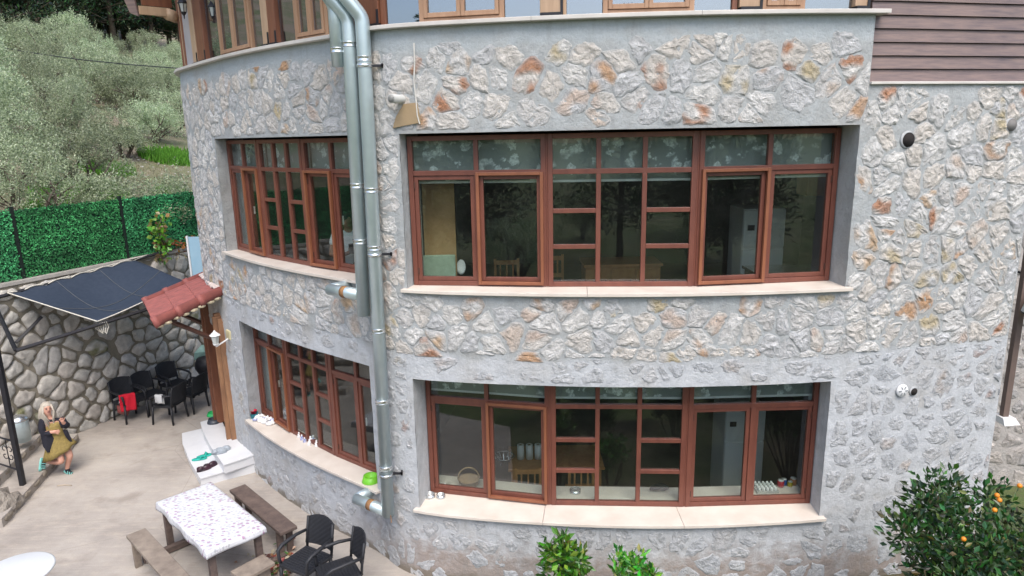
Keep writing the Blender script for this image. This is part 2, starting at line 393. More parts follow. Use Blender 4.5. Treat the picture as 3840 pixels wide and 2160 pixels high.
house = empty('stone_house', (1, 10, 0), 'round-fronted two-storey grey rubble stone house with brown windows and timber veranda on top', 'house')

def grid_lines(a, b, step, extra):
    g = list(np.linspace(a, b, int((b - a) / step) + 1)); g = [x for x in g if all(abs(x - e) > step * .45 for e in extra)]
    return sorted(set(g + [e for e in extra if a <= e <= b]))
def wall_sheet(d0, step, amp):
    m = MB(); ex_s = [0, SEND, s_par] + [e for o in ALLOPEN for e in o[:2]]; ex_z = [-.6, ZLEDGE, ZTOP] + [e for o in ALLOPEN for e in o[2:]]
    S = grid_lines(0, SEND, step, ex_s); Z = grid_lines(-.6, ZTOP, step, ex_z)
    es, ez = set(ex_s), set(ex_z)
    for s in S:
        for z in Z:
            q = Vector(cpt(s) + (z,)); a = amp * (noise.noise(q * 3) * .6 + noise.noise(q * 9) * .5)
            m.v.append(tuple(W(s, d0 + (0 if (s in es and s in (0, SEND)) else a), z))); m.c.append((.5, .5, .5))
    nz = len(Z)
    for i in range(len(S) - 1):
        for j in range(nz - 1):
            sc, zc = (S[i] + S[i + 1]) / 2, (Z[j] + Z[j + 1]) / 2
            if any(a < sc < b and c < zc < e for a, b, c, e in ALLOPEN): continue
            if sc > s_par and zc > ZLEDGE: continue
            f = (i * nz + j, (i + 1) * nz + j, (i + 1) * nz + j + 1, i * nz + j + 1)
            m.f.append(f if d0 >= 0 else f[::-1])
    return m
m = wall_sheet(0, .075, .012)
TH = .46
for fe, (a, b, c, e) in zip(FEND, ALLOPEN):                       # reveals
    n_ = 14
    for s, flip in ((a, 0), (b, 1)):
        w0 = W(s, -.004, c); i0 = W(s, -TH, c)
        if fe:                                   # splayed jamb running from the wall face to the end of the window frame
            fp = Vector((fe[flip][0], fe[flip][1], c)); o_ = (fp - w0); fp2 = fp + o_.normalized() * .12
            ch = [w0, fp, fp2, i0]
        else: ch = [w0, i0]
        for q0, q1 in zip(ch[:-1], ch[1:]):
            n5 = 8
            for k5 in range(n5):
                za, zb_ = c + (e - c) * k5 / n5, c + (e - c) * (k5 + 1) / n5; m.add([(q0.x, q0.y, za), (q1.x, q1.y, za), (q1.x, q1.y, zb_), (q0.x, q0.y, zb_)], [(0, 1, 2, 3)])
    for z in (c, e):
        for k in range(n_):
            sa, sb = a + (b - a) * k / n_, a + (b - a) * (k + 1) / n_
            m.add([W(sa, -.004, z), W(sb, -.004, z), W(sb, -TH, z), W(sa, -TH, z)], [(0, 1, 2, 3)])
m.add([W(s_par, -.004, ZLEDGE), W(s_par, -TH, ZLEDGE), W(s_par, -TH, ZTOP), W(s_par, -.004, ZTOP)], [(0, 1, 2, 3)])
# right-hand return of the wall, running back from the corner
e0 = W(SEND, 0, 0); m.add([(e0.x, e0.y, -.6), (e0.x + .12, e0.y + 5.5, -.6), (e0.x + .12, e0.y + 5.5, ZLEDGE), (e0.x, e0.y, ZLEDGE)], [(0, 1, 2, 3)])
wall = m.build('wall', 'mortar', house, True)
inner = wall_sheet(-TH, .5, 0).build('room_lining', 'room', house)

# floors, ceilings, back walls, so that the rooms are closed and dark
def inside_poly(d, s0=0, s1=SEND, yb=14.6):
    pts = [tuple(cpt(s, d)) for s in np.linspace(s0, s1, 46)]
    return pts + [(6.2, yb), (-6.2, yb + 1.0)]
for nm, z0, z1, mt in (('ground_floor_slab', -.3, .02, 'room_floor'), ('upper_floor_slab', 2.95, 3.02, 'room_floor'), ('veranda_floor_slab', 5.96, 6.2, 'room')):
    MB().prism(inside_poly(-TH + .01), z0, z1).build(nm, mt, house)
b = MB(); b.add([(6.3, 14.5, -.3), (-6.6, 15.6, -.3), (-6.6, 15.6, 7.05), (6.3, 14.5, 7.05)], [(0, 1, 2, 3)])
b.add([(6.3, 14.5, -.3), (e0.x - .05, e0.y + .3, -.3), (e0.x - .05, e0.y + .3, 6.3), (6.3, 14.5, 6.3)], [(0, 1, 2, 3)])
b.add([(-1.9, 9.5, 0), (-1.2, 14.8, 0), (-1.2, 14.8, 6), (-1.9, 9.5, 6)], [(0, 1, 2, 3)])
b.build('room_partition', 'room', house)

# ------------------------------------------------------------------ rubble stones: cells of a relaxed point set, shrunk, roughened and bulged
def cells(a, b, c, e, spacing, seed, ok, aspect=1.):
    r = np.random.default_rng(seed); pts = []
    ny = int((e - c) / (spacing * .88)) + 1; nx = int((b - a) / (spacing * aspect)) + 1
    for j in range(-1, ny + 1):
        for i in range(-1, nx + 1):
            p = (a + (i + .5 * (j % 2) + r.uniform(-.46, .46)) * spacing * aspect, c + (j + r.uniform(-.42, .42)) * spacing * .88)
            if r.random() > .12: pts.append(p)
    pts = np.array(pts); out = []
    for k, p in enumerate(pts):
        if not ok(p): continue
        dd = np.hypot(pts[:, 0] - p[0], pts[:, 1] - p[1]); nb = np.argsort(dd)[1:16]
        R2 = spacing * 1.1; poly = [np.array((p[0] + R2 * math.cos(t), p[1] + R2 * math.sin(t))) for t in np.linspace(0, 2 * math.pi, 13)[:-1]]
        for q in nb:
            mid = (pts[q] + p) / 2; nn = pts[q] - p; poly = clip(poly, mid, nn)
            if len(poly) < 3: break
        if len(poly) >= 3: out.append((p, poly))
    return out
def clip(poly, mid, nn):
    res = []
    for i in range(len(poly)):
        A, B = poly[i], poly[(i + 1) % len(poly)]; da, db = np.dot(A - mid, nn), np.dot(B - mid, nn)
        if da <= 0: res.append(A)
        if (da < 0 < db) or (db < 0 < da): res.append(A + (B - A) * (da / (da - db)))
    return res
def clip_rect(p, poly, rect, pad):
    a, b, c, e = rect[0] - pad, rect[1] + pad, rect[2] - pad, rect[3] + pad
    cand = [(a - p[0], (a, 0), (1, 0)), (p[0] - b, (b, 0), (-1, 0)), (c - p[1], (0, c), (0, 1)), (p[1] - e, (0, e), (0, -1))]
    g, mid, nn = max(cand, key=lambda t: t[0])
    if g < 0: return []
    return clip(poly, np.array(mid, float), np.array(nn, float))
def outline(poly, gap, r, N=16, rough=.1, smooth_it=2):
    c = np.mean(poly, axis=0); P_ = [np.array(q) for q in poly]
    for _ in range(smooth_it):
        P2 = []
        for i in range(len(P_)):
            A, B = P_[i], P_[(i + 1) % len(P_)]; P2 += [A * (.78 if smooth_it > 1 else .86) + B * (.22 if smooth_it > 1 else .14), A * (.22 if smooth_it > 1 else .14) + B * (.78 if smooth_it > 1 else .86)]
        P_ = P2
    P_ = np.array(P_ + [P_[0]]); sg = np.r_[0, np.cumsum(np.hypot(*np.diff(P_, axis=0).T))]
    t = (np.arange(N) + r.uniform(-.25, .25, N)) / N * sg[-1]
    o = np.c_[np.interp(t % sg[-1], sg, P_[:, 0]), np.interp(t % sg[-1], sg, P_[:, 1])]
    rel = o - c; rad = np.hypot(rel[:, 0], rel[:, 1]).mean()
    k = np.maximum(.45, 1 - gap / max(rad, .03)) * (1 + r.normal(0, rough, N) * .7)
    return c, c + rel * k[:, None], rad
def stone_mesh(c, o, r, height, place, color, patch=None, rim=None, rimk=(.45, .08, 0), ck=1.):
    N = len(o); rel = o - c; vs = []; cs = []; tilt = r.normal(0, .25, 2)
    rings = [(1.04, -.008), (.87, height * .45), (.70, height * .9), (.50, height * 1.05), (.26, height * 1.1)] if rim else [(1.03, -.012), (.97, height * .55), (.74, height), (.40, height * 1.1)]
    ph = r.uniform(0, 99)
    for ri, (sc, h) in enumerate(rings):
        for q in rel:
            p = c + q * sc; hh = h
            if sc < 1: hh = h * (1 + .5 * noise.noise((p[0] * 9 + ph, p[1] * 9, ph)) + .8 * (q @ tilt)) + .013 * ck * noise.noise((p[0] * 19, p[1] * 19, ph)) + .007 * ck * noise.noise((p[0] * 41, p[1] * 41, ph))
            vs.append(place(p[0], hh, p[1])); k_ = shade(color, patch, p, ph)
            if rim:
                t = (1., rimk[0], rimk[1], rimk[2], rimk[2])[ri] * min(1, max(0, 1 + r.normal(0, .35))); k_ = tuple(a * (1 - t) + b_ * t for a, b_ in zip(k_, rim))
            cs.append(k_)
    vs.append(place(c[0], height * 1.05 + r.normal(0, .006), c[1])); cs.append(shade(color, patch, c, ph))
    fs = []
    for k in range(len(rings) - 1):
        for i in range(N): fs.append((k * N + i, k * N + (i + 1) % N, (k + 1) * N + (i + 1) % N, (k + 1) * N + i))
    K = (len(rings) - 1) * N
    for i in range(N): fs.append((K + i, K + (i + 1) % N, len(vs) - 1))
    return vs, fs, cs
def shade(color, patch, p, ph):
    v = 1 + .22 * noise.noise((p[0] * 7, p[1] * 7, ph)); c = [x * v for x in color]
    if patch:
        t = max(0, min(1, (noise.noise((p[0] * 5.5 + ph, p[1] * 5.5, 3.1)) + .12) * 3.2)); c = [a * (1 - t) + b_ * t for a, b_ in zip(c, patch)]
    return tuple(c)
def stone_color(r, low):
    t = r.random()
    base = [(.68, .665, .64), (.63, .61, .585), (.70, .68, .645), (.59, .59, .59), (.66, .62, .57), (.67, .62, .56)][r.integers(6)]
    patch = None
    if t < .27: patch = [(.55, .34, .20), (.58, .42, .28), (.55, .46, .30), (.46, .23, .13), (.62, .50, .42), (.62, .52, .44)][r.integers(6)]
    if low:
        base = tuple(.45 * a + .55 * b_ for a, b_ in zip(base, (.47, .50, .54)))
        if patch and t > .2: patch = None
        elif patch: patch = tuple(.5 * a + .5 * b_ for a, b_ in zip(patch, (.47, .48, .5)))
    return base, patch
class Stones:
    def __init__(s, smooth=True): s.items = []; s.smooth = smooth
    def add(s, vs, fs, cs, area, mt): s.items.append((area, vs, fs, cs, mt))
    def emit(s, parent, limit, piece='stone', rest='stonework'):
        s.items.sort(key=lambda t: -t[0])
        for a, vs, fs, cs, mt in s.items[:limit]:
            m = MB(); m.v, m.f, m.c = [tuple(v) for v in vs], fs, cs; m.build(piece, mt, parent, s.smooth, 0, True)
        by = {}
        for a, vs, fs, cs, mt in s.items[limit:]:
            m = by.setdefault(mt, MB()); o = len(m.v); m.v += [tuple(v) for v in vs]; m.f += [tuple(i + o for i in f) for f in fs]; m.c += cs
        for mt, m in by.items(): tag(m.build(rest, mt, parent, s.smooth, 0, True), kind='stuff')
def seen_area(vs):
    q = [to_px(v) for v in vs[:16]]
    if min(t[2] for t in q) <= 0: return 0
    x = np.clip([t[0] for t in q], 0, 2576); y = np.clip([t[1] for t in q], 0, 1449)
    return .5 * abs(np.dot(x, np.roll(y, 1)) - np.dot(y, np.roll(x, 1)))

ST = Stones(False); r = np.random.default_rng(5)
HOLES = [(s_px(x, y), wz, rr_) for x, y, wz, rr_ in ((2282, 352, 5.70, .17), (2541, 315, 5.86, .15), (2268, 982, 2.66, .14), (2296, 984, 2.65, .12))]
for i_, (x, y) in enumerate(((2282, 352), (2541, 315), (2268, 982), (2296, 984))): HOLES[i_] = (HOLES[i_][0], on_y(x, y, cpt(HOLES[i_][0])[1]).z, HOLES[i_][2])
def ok_h(p): return all(math.hypot(p[0] - a, p[1] - b_) > c_ for a, b_, c_ in HOLES) and p[1] < 6.86 and not (p[0] > s_par and p[1] > ZLEDGE - .1)
ZB = 3.2
def band(s): return ZB + .06 * noise.noise((s * 1.3, 2, 1))
for zone, (za, zb, sp, asp, sd_) in enumerate(((ZB + .02, 6.95, .262, 1.06, 21), (-.1, ZB - .02, .262, 1.1, 33))):
    for p, poly in cells(.2, SEND, za, zb, sp, sd_, ok_h, asp):
        low = zone == 1
        for rect in ALLOPEN:
            pad = .012 if not low else .03
            if rect in OPEN and rect[2] > 3: pad_r = (rect[0], rect[1], rect[2] - .02, rect[3] + .02)
            else: pad_r = rect
            if poly: poly = clip_rect(p, poly, pad_r, pad)
        if len(poly) < 3: continue
        poly = clip(poly, np.array((0, ZLEDGE - .02 if p[0] > s_par else 6.88 + .05 * noise.noise((p[0] * 2, 0, 0)))), np.array((0., 1.)))
        if len(poly) < 3: continue
        poly = clip(poly, np.array((0, band(p[0]))), np.array((0., -1. if zone == 0 else 1.)))
        if len(poly) < 3: continue
        poly = clip(poly, np.array((SEND - .01 if p[0] > s_par or p[1] < ZLEDGE - .16 else s_par - .005, 0)), np.array((1., 0.)))
        if len(poly) < 3: continue
        right = p[0] > s_par
        gap = r.uniform(-.014, .008) if not low else r.uniform(.01, .05)
        if low and r.random() < (.25 if not right else .08): continue
        if low and 0 < p[0] < sP0 - .2: gap *= 1.15
        c, o, rad = outline(poly, gap, r, 20, .075 if not low else .12, 1)
        if rad < .06: continue
        h = r.uniform(.004, .013) if not low else r.uniform(.003, .010)
        if right: h *= 1.3
        cc, pt = stone_color(r, low)
        vs, fs, cs = stone_mesh(c, o, r, h, lambda a, d, z: W(a, d, z), cc, pt, (.495, .51, .525) if low else (.42, .435, .435), (.75, .45, .15) if low else (.55, .12, 0), .7 if low else (1. if p[0] < s_par else 1.4))
        ST.add(vs, fs, cs, seen_area(vs) if to_px(W(p[0], 0, p[1]))[2] > 0 and p[0] > s_near((-5.9, 12.7)) else 0, 'stone_low' if low else 'stone')
ST.emit(wall, 300)
# tan wedge of render under the drain spout
pp = [W(s_px(x, y), .034, on_y(x, y, cpt(s_px(x, y))[1]).z) for x, y in ((1018, 262), (1052, 258), (1062, 308), (992, 322), (1000, 292))]
MB().add(pp + [p + Vector((0, .05, 0)) for p in pp], [(0, 4, 3, 2, 1)] + [(i, (i + 1) % 5, 5 + (i + 1) % 5, 5 + i) for i in range(5)]).build('tan_stone', plain('tan_stone', (.36, .26, .15), (.30, .22, .13), 5, .8, .4, 30), wall)

# ------------------------------------------------------------------ windows
def facet_fn(A, B):
    A, B = v2(A), v2(B); u = (B - A).normalized(); n_ = Vector((u.y, -u.x)); Lf = (B - A).length
    def bx(m, u0, u1, z0, z1, d0, d1):
        q = []
        for z in (z0, z1):
            for a, d in ((u0, d1), (u1, d1), (u1, d0), (u0, d0)):
                p = A + u * a + n_ * d; q.append((p.x, p.y, z))
        m.hexa(q); return m
    return bx, Lf
def ring(m, bx, u0, u1, z0, z1, w, d0, d1):
    bx(m, u0, u0 + w, z0, z1, d0, d1); bx(m, u1 - w, u1, z0, z1, d0, d1)
    bx(m, u0 + w, u1 - w, z0, z0 + w, d0, d1 - .002); bx(m, u0 + w, u1 - w, z1 - w, z1, d0, d1 - .002); return m
def window(pts, z0, z1, screens, label, zt_off=.44):
    root = MB()
    facets = [facet_fn(pts[i], pts[i + 1]) for i in range(3)]
    for bx, Lf in facets: ring(root, bx, .012, Lf - .012, z0, z1, .058, -.035, .035)
    for q in pts[1:3]: root.tube([(q[0], q[1], z0 + .002), (q[0], q[1], z1 - .002)], .03, 8)
    win = root.build('window', 'frame', house, False, .004); win['label'] = label
    zt = z1 - zt_off
    for fi, (bx, Lf) in enumerate(facets):
        a, b_ = .07, Lf - .07
        bx(MB(), a, b_, zt - .03, zt + .03, -.03, .03).build('transom', 'frame', win, False, .004)
        ncol = 3 if fi == 1 else 2
        cw = (b_ - a) / ncol; bw = .028
        for k in range(1, ncol):
            x = a + cw * k
            bx(MB(), x - bw, x + bw, zt + .03, z1 - .058, -.03, .03).build('mullion', 'frame', win, False, .004)
            bx(MB(), x - bw, x + bw, z0 + .058, zt - .03, -.03, .032).build('mullion', 'frame', win, False, .004)
        for k in range(ncol):
            x0 = a + cw * k + (bw if k else 0); x1 = a + cw * (k + 1) - (bw if k < ncol - 1 else 0)
            bx(MB(), x0 + .001, x1 - .001, zt + .031, z1 - .059, -.006, 0).build('pane', 'glass', win)
            za, zb = z0 + .059, zt - .031
            if fi == 1:
                if k == 1: bx(MB(), x0 + .001, x1 - .001, za, zb, -.006, 0).build('pane', 'glass', win)
                else:
                    hh = (zb - za) / 3
                    for j in range(3):
                        if j: bx(MB(), x0, x1, za + hh * j - .027, za + hh * j + .027, -.028, .028).build('glazing_bar', 'frame', win, False, .004)
                        bx(MB(), x0 + .001, x1 - .001, za + hh * j + (.028 if j else 0), za + hh * (j + 1) - (.028 if j < 2 else 0), -.006, 0).build('pane', 'glass', win)
            else:
                ring(MB(), bx, x0 + .002, x1 - .002, za + .001, zb - .001, .05, -.04, .014).build('sash', 'frame', win, False, .004)
                bx(MB(), x0 + .052, x1 - .052, za + .051, zb - .051, -.012, -.006).build('pane', 'glass', win)
                hx = x1 - .03 if k == 0 else x0 + .03
                bx(MB(), hx - .012, hx + .012, (za + zb) / 2 - .06, (za + zb) / 2 + .06, -.075, -.041).build('window_handle', 'white', win, False, .004)
                for hz_ in (za + .12, zb - .12):
                    hx2 = x0 + .008 if k == 0 else x1 - .008
                    bx(MB(), hx2 - .008, hx2 + .008, hz_ - .04, hz_ + .04, .0145, .026).build('hinge', 'wood_dark', win, False, .003)
                if (fi, k) in screens:
                    ring(MB(), bx, x0 - .03, x1 + .03, za - .035, zb + .035, .038, .036, .075).build('screen_frame', 'screen', win, False, .004)
    return win, facets
def sill(win, s0, s1, pts, z, cuts, mt='sill', over=.07):
    ss = [s0 - .06] + [s0 + (s1 - s0) * c for c in cuts] + [s1 + .06]
    for i in range(len(ss) - 1):
        a, b_ = ss[i] + (.002 if i else 0), ss[i + 1] - .002
        out = [cpt(s, over) for s in np.linspace(a, b_, 9)]; inn = [cpt(s, -.44) for s in np.linspace(a, b_, 9)][::-1]
        MB().prism(out + inn, z - .042, z - .002).build('sill', mt, win, False, .004)
wUR, fUR = window(PU, ZU0, ZU1, {(0, 1), (2, 0)}, 'wide brown upper window on the flat of the front, blinds in its top lights')
wLR, fLR = window(PW, ZL0, ZL1, {(0, 1)}, 'wide brown lower window, a basket behind its first pane')
wUL, fUL = window(LU, ZU0, ZU1, {(0, 1), (2, 0)}, 'narrower brown upper window on the curve beside the flue pipes')
wLL, fLL = window(LW, ZL0, ZL1, {(0, 1)}, 'narrower brown lower window with figurines along its sill')
sill(wUR, sP0, sP3, P, ZU0, (.42,)); sill(wLR, sP0b, sP3b, P, ZL0, (.32, .66)); sill(wUL, sL0, sL3, L, ZU0, (.5,)); sill(wLL, sL0b, sL3, L, ZL0, (.5,))

# blinds inside
def blinds(fac, z1, drops, nm, where):
    for i, (bx, Lf) in enumerate(fac):
        root = empty('roller_blind', wallloc(bx), 'pale floral roller blind behind the %s lights of the %s' % (('first pair of', 'middle three', 'last pair of')[i], where), 'blind')
        bx(MB(), .03, Lf - .03, z1 - drops, z1 - .03, -.125, -.120).build('blind_fabric', 'lace', root)
        bx(MB(), .03, Lf - .03, z1 - drops - .028, z1 - drops - .001, -.132, -.115).build('bottom_bar', 'white', root)
def wallloc(bx):
    m = MB(); bx(m, .1, .12, 0, .1, -.12, -.11); return m.v[0]
blinds(fUR, ZU1, .545, 'UR', 'wide upper window')
blinds(fLR, ZL1, .36, 'LR', 'wide lower window')
blinds(fUL, ZU1, .46, 'UL', 'narrow upper window')

# ------------------------------------------------------------------ parapet sill, ledge, siding and the glazed timber veranda
def strip(name, s0, s1, d0, d1, z0, z1, mt, parent, n_=12, bev=.006):
    out = [cpt(s, d1) for s in np.linspace(s0, s1, n_)]; inn = [cpt(s, d0) for s in np.linspace(s0, s1, n_)][::-1]
    return MB().prism(out + inn, z0, z1).build(name, mt, parent, False, bev)
cut = [.0, sL0 + .8, sL3 - .4, sP0 + 1.6, sP0 + 3.4, s_par + .12]
for a, b_ in zip(cut[:-1], cut[1:]): strip('parapet_sill', a + .001, b_ - .001, -TH, .09, ZTOP, ZTOP + .045, 'veranda_sill', house, 14)
strip('siding_ledge', s_par + .003, SEND, -.5, .035, ZLEDGE, ZLEDGE + .03, 'veranda_sill', house, 10)
PL_H = .142
for k in range(19):                       # weatherboards
    z0 = ZLEDGE + .032 + k * PL_H
    a = s_par + .003 if z0 < ZTOP + .05 else s_par - .0
    out = []
    m = MB()
    ss = np.linspace(a, SEND, 9)
    for i in range(8):
        A, B = W(ss[i], -.06, 0), W(ss[i + 1], -.06, 0); A2, B2 = W(ss[i], -.085, 0), W(ss[i + 1], -.085, 0); A3, B3 = W(ss[i], -.12, 0), W(ss[i + 1], -.12, 0)
        z1 = z0 + PL_H - .008
        m.hexa([(A.x, A.y, z0), (B.x, B.y, z0), (B3.x, B3.y, z0), (A3.x, A3.y, z0), (A2.x, A2.y, z1), (B2.x, B2.y, z1), (B3.x, B3.y, z1), (A3.x, A3.y, z1)])
    m.build('siding_plank', 'siding', house)
strip('siding_backing', s_par + .003, SEND, -.2, -.125, ZLEDGE, 9.2, 'wood_dark', house, 10)
VD = -.13                                  # veranda line behind the wall face
ZV0, ZV1 = ZTOP + .047, 9.25
def sT(x, y): return s_px(x * 2576 / 3840, y * 2576 / 3840, VD)
def vbar(m, s0, s1, z0, z1, d0, d1, n_=2):
    out = [cpt(s, d1) for s in np.linspace(s0, s1, n_)]; inn = [cpt(s, d0) for s in np.linspace(s0, s1, n_)][::-1]; m.prism(out + inn, z0, z1); return m
def vpost(x0, x1, y, mt, d0=VD - .1, d1=VD + .06, name='veranda_post', foot=True):
    a, b_ = sT(x0, y), sT(x1, y)
    p = vbar(MB(), a, b_, ZV0 + (.05 if foot else 0), ZV1, d0, d1).build(name, mt, house, False, .006)
    if foot:
        m = MB(); vbar(m, a + .01, b_ - .01, ZV0, ZV0 + .05, d0 + .02, d1 + .03); vbar(m, b_ - .025, b_ + .004, ZV0, ZV0 + .2, d1 + .001, d1 + .012)
        m.build('post_bracket', 'black', p)
def vpane(x0, x1, y, lo=0.):
    a, b_ = sT(x0, y), sT(x1, y); vbar(MB(), a, b_, ZV0 + lo, ZV1 - .1, VD - .012, VD - .004).build('veranda_pane', 'glass_top', house)
def vframe(x0, x1, y, mt='wood_pale', d1=VD + .03):
    a, b_ = sT(x0, y), sT(x1, y); vbar(MB(), a, b_, ZV0, ZV1, VD - .03, d1).build('veranda_mullion', mt, house, False, .004)
def vcasement(x0, x1, y, mid=True, mt='wood_mid'):
    a, b_ = sT(x0, y), sT(x1, y); w = .055; c = (a + b_) / 2; n_ = 3
    f = MB()
    for q, q2 in ((a, a + w), (b_ - w, b_)): vbar(f, q, q2, ZV0, ZV1, VD - .03, VD + .035)
    vbar(f, a + w, b_ - w, ZV0, ZV0 + .06, VD - .03, VD + .033); f.build('casement_frame', mt, house, False, .004)
    for q0, q1 in ((a + w + .004, c - .002), (c + .002, b_ - w - .004)):
        f = MB()
        for q, q2 in ((q0, q0 + .045), (q1 - .045, q1)): vbar(f, q, q2, ZV0 + .064, ZV1 - .1, VD - .02, VD + .05)
        vbar(f, q0 + .045, q1 - .045, ZV0 + .064, ZV0 + .115, VD - .02, VD + .048)
        cs_ = f.build('casement', mt, house, False, .004)
        vbar(MB(), q0 + .046, q1 - .046, ZV0 + .116, ZV1 - .1, VD + .002, VD + .01).build('casement_pane', 'glass_top', cs_)
YS = 170
# left run (pixel columns of the photograph just above the sill)
s_corner = s_near((-5.95, 12.8))
for k, (mt, a, b_, d) in enumerate((('wood_red', s_corner - .15, s_corner + .12, .06), ('wood_pale', s_corner + .125, s_corner + .2, .03), ('wood_red', s_corner + .205, s_corner + .37, .02))):
    vbar(MB(), a, b_, ZV0, ZV1, VD - .1, VD + d).build('veranda_post', mt, house, False, .006)
vpost(735, 752, 200, 'wood_pale', foot=True); vpost(754, 783, 195, 'wood_red', foot=True)
vbar(MB(), s_corner + .375, sT(735, 200) - .002, ZV0, ZV1, VD - .08, VD + .0).build('veranda_panel', plain('grey_panel', (.42, .40, .40), (.36, .34, .35), 3, .7), house)
vpane(785, 832, 190); vcasement(833, 955, 180); vpane(956, 1000, 165); vpost(1001, 1024, 160, 'wood_pale'); vpost(1025, 1052, 155, 'wood_red')
vpane(1054, 1114, 150); vcasement(1116, 1240, 140); vpane(1242, 1362, 130)
vpost(1364, 1434, 110, 'wood_red'); vframe(1436, 1453, 105, 'wood_red'); vpane(1454, 1575, 100); vcasement(1577, 1893, 88); vpane(1895, 2025, 75)
vpost(2027, 2111, 68, 'wood_pale'); vframe(2112, 2124, 66); vpane(2125, 2258, 64); vcasement(2260, 2600, 58); vpane(2602, 2740, 50); vframe(2741, 2760, 50, 'wood_red')
vpost(2765, 2848, 48, 'wood_pale'); vcasement(2850, 3012, 44); vpane(3014, 3190, 40); vpost(3194, 3246, 36, 'wood_pale')
# veranda floor, rear wall and roof
strip('veranda_beam', .0, s_par + .1, VD - .12, VD + .07, ZV1, ZV1 + .25, 'wood_dark', house, 40)
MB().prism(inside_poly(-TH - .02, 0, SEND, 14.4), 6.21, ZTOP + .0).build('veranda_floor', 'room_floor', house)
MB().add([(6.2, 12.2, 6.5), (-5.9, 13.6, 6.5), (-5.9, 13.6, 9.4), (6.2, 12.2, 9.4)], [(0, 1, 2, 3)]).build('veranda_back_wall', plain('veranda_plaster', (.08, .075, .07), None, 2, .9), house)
rf = MB(); rp = [cpt(s, .9) for s in np.linspace(s_near((-5.0, 11.5)), SEND, 40)]
rf.prism(rp + [(7.5, 15), (-6.8, 15.5)], 9.52, 9.62).build('roof_soffit', 'wood_dark', house)
rf = MB(); rf.prism(rp + [(7.5, 15), (-6.8, 15.5)], 9.625, 9.75).build('roof_covering', 'tile', house)
# carved porch eave at the left end of the veranda, its boards ending in the open
ev = MB(); e1 = on_y(430, 42, 12.6); e2 = on_y(352, 36, 12.2); e3 = on_y(326, 4, 12.0)
dz = Vector((0, 0, .55)); bk = Vector((.25, 1.4, .1))
def slab(name, pts, thick, mt, par=house):
    m = MB(); n_ = len(pts); pts = [Vector(p) for p in pts]; nn = (pts[1] - pts[0]).cross(pts[2] - pts[1]).normalized() * thick
    m.add(pts + [p + nn for p in pts], [tuple(range(n_))[::-1], tuple(range(n_, 2 * n_))] + [(i, (i + 1) % n_, n_ + (i + 1) % n_, n_ + i) for i in range(n_)])
    return m.build(name, mt, par, False, .006)
slab('eave_fascia', [e1, e2, e2 + Vector((0, 0, .14)), e1 + Vector((0, 0, .14))], .04, 'wood_pale')
slab('eave_soffit', [e1 + Vector((0, .05, .05)), e2 + Vector((0, .05, .05)), e2 + bk, e1 + bk], .03, 'wood_red')
for k in range(3):
    o_ = Vector((0, .1, .16 + .17 * k)); slab('eave_board', [e1 + o_, e2 + o_ + Vector((-.03 * k, 0, 0)), e2 + o_ + Vector((-.03 * k, 0, .15)), e1 + o_ + Vector((0, 0, .15))], .03, 'wood_dark' if k % 2 else 'wood_red')
slab('barge_board', [e2 + Vector((-.02, -.02, -.04)), e2 + Vector((-.16, -.02, .02)), e3 + Vector((-.30, -.02, .7)), e3 + Vector((0, -.02, .7))], .05, 'siding')
MB().tube([e1 + Vector((-.02, -.05, .03)), e1 + Vector((-.02, .25, .03))], .10, 14).build('log_end', 'wood_pale', house, True)
# lanterns
def lantern(px, py, Y, mt, lab, hang):
    c = on_y(px, py, Y); root = empty('wall_lantern', c, lab, 'lantern')
    MB().lathe([(.01, .14), (.03, .12), (.085, .05), (.09, .035), (.075, .03)], c, 6).build('lamp_cap', mt, root)
    MB().lathe([(.045, -.10), (.068, .028), (.064, .028), (.042, -.10)], c, 6, None, True).build('lamp_glass', MT['lampglass'], root)
    m = MB()
    for k in range(6):
        a = k * math.pi / 3; m.tube([c + Vector((.046 * math.cos(a), .046 * math.sin(a), -.1)), c + Vector((.07 * math.cos(a), .07 * math.sin(a), .03))], .005, 5)
    m.build('lamp_ribs', mt, root)
    MB().lathe([(.05, -.10), (.045, -.12), (.012, -.16), (.01, -.2), (.004, -.21)], c, 6).build('lamp_finial', mt, root)
    m = MB()
    if hang: m.tube([c + Vector((0, 0, .14)), c + Vector((0, 0, .5)), c + Vector((0, .2, .55))], .008, 6)
    else: m.tube([c + Vector((0, 0, .13)), c + Vector((0, .06, .22)), c + Vector((.02, .2, .2))], .012, 6)
    m.build('lamp_arm', mt, root)
MT['lampglass'] = plain('frosted_lamp_glass', (.5, .52, .5), (.4, .42, .4), 5, .2, .02)
lantern(460, 14, 12.0, 'black', 'black lantern with frosted glass on the veranda corner post', False)
lantern(536, 24, 11.3, 'black', 'black hanging lantern in front of the first veranda pane', True)

# ------------------------------------------------------------------ flue pipes
def flue(name, pts, rad, label, bands, mt='galv'):
    base = Vector(pts[-1]); root = empty(name, base, label, 'flue pipe')
    segs = []
    MB().tube(pts, rad, 24).build('pipe', mt, root, True)
    for z in bands:
        # position on the straight run
        for a, b_ in zip(pts[:-1], pts[1:]):
            a, b_ = Vector(a), Vector(b_)
            if min(a.z, b_.z) <= z <= max(a.z, b_.z) and abs(a.z - b_.z) > .5:
                t = (z - a.z) / (b_.z - a.z); c = a.lerp(b_, t); u_ = (b_ - a).normalized()
                m = MB(); m.tube([c - u_ * .03, c - u_ * .024, c - u_ * .018, c + u_ * .018, c + u_ * .024, c + u_ * .03], [rad + .002, rad + .008, rad + .003, rad + .003, rad + .008, rad + .002], 24)
                m.build('joint_band', 'galv2', root, True)
    return root
def wall_out(px, py, d):
    s = s_px(px, py, d); x, y = cpt(s, d); return on_y(px, py, y)
RP = .082
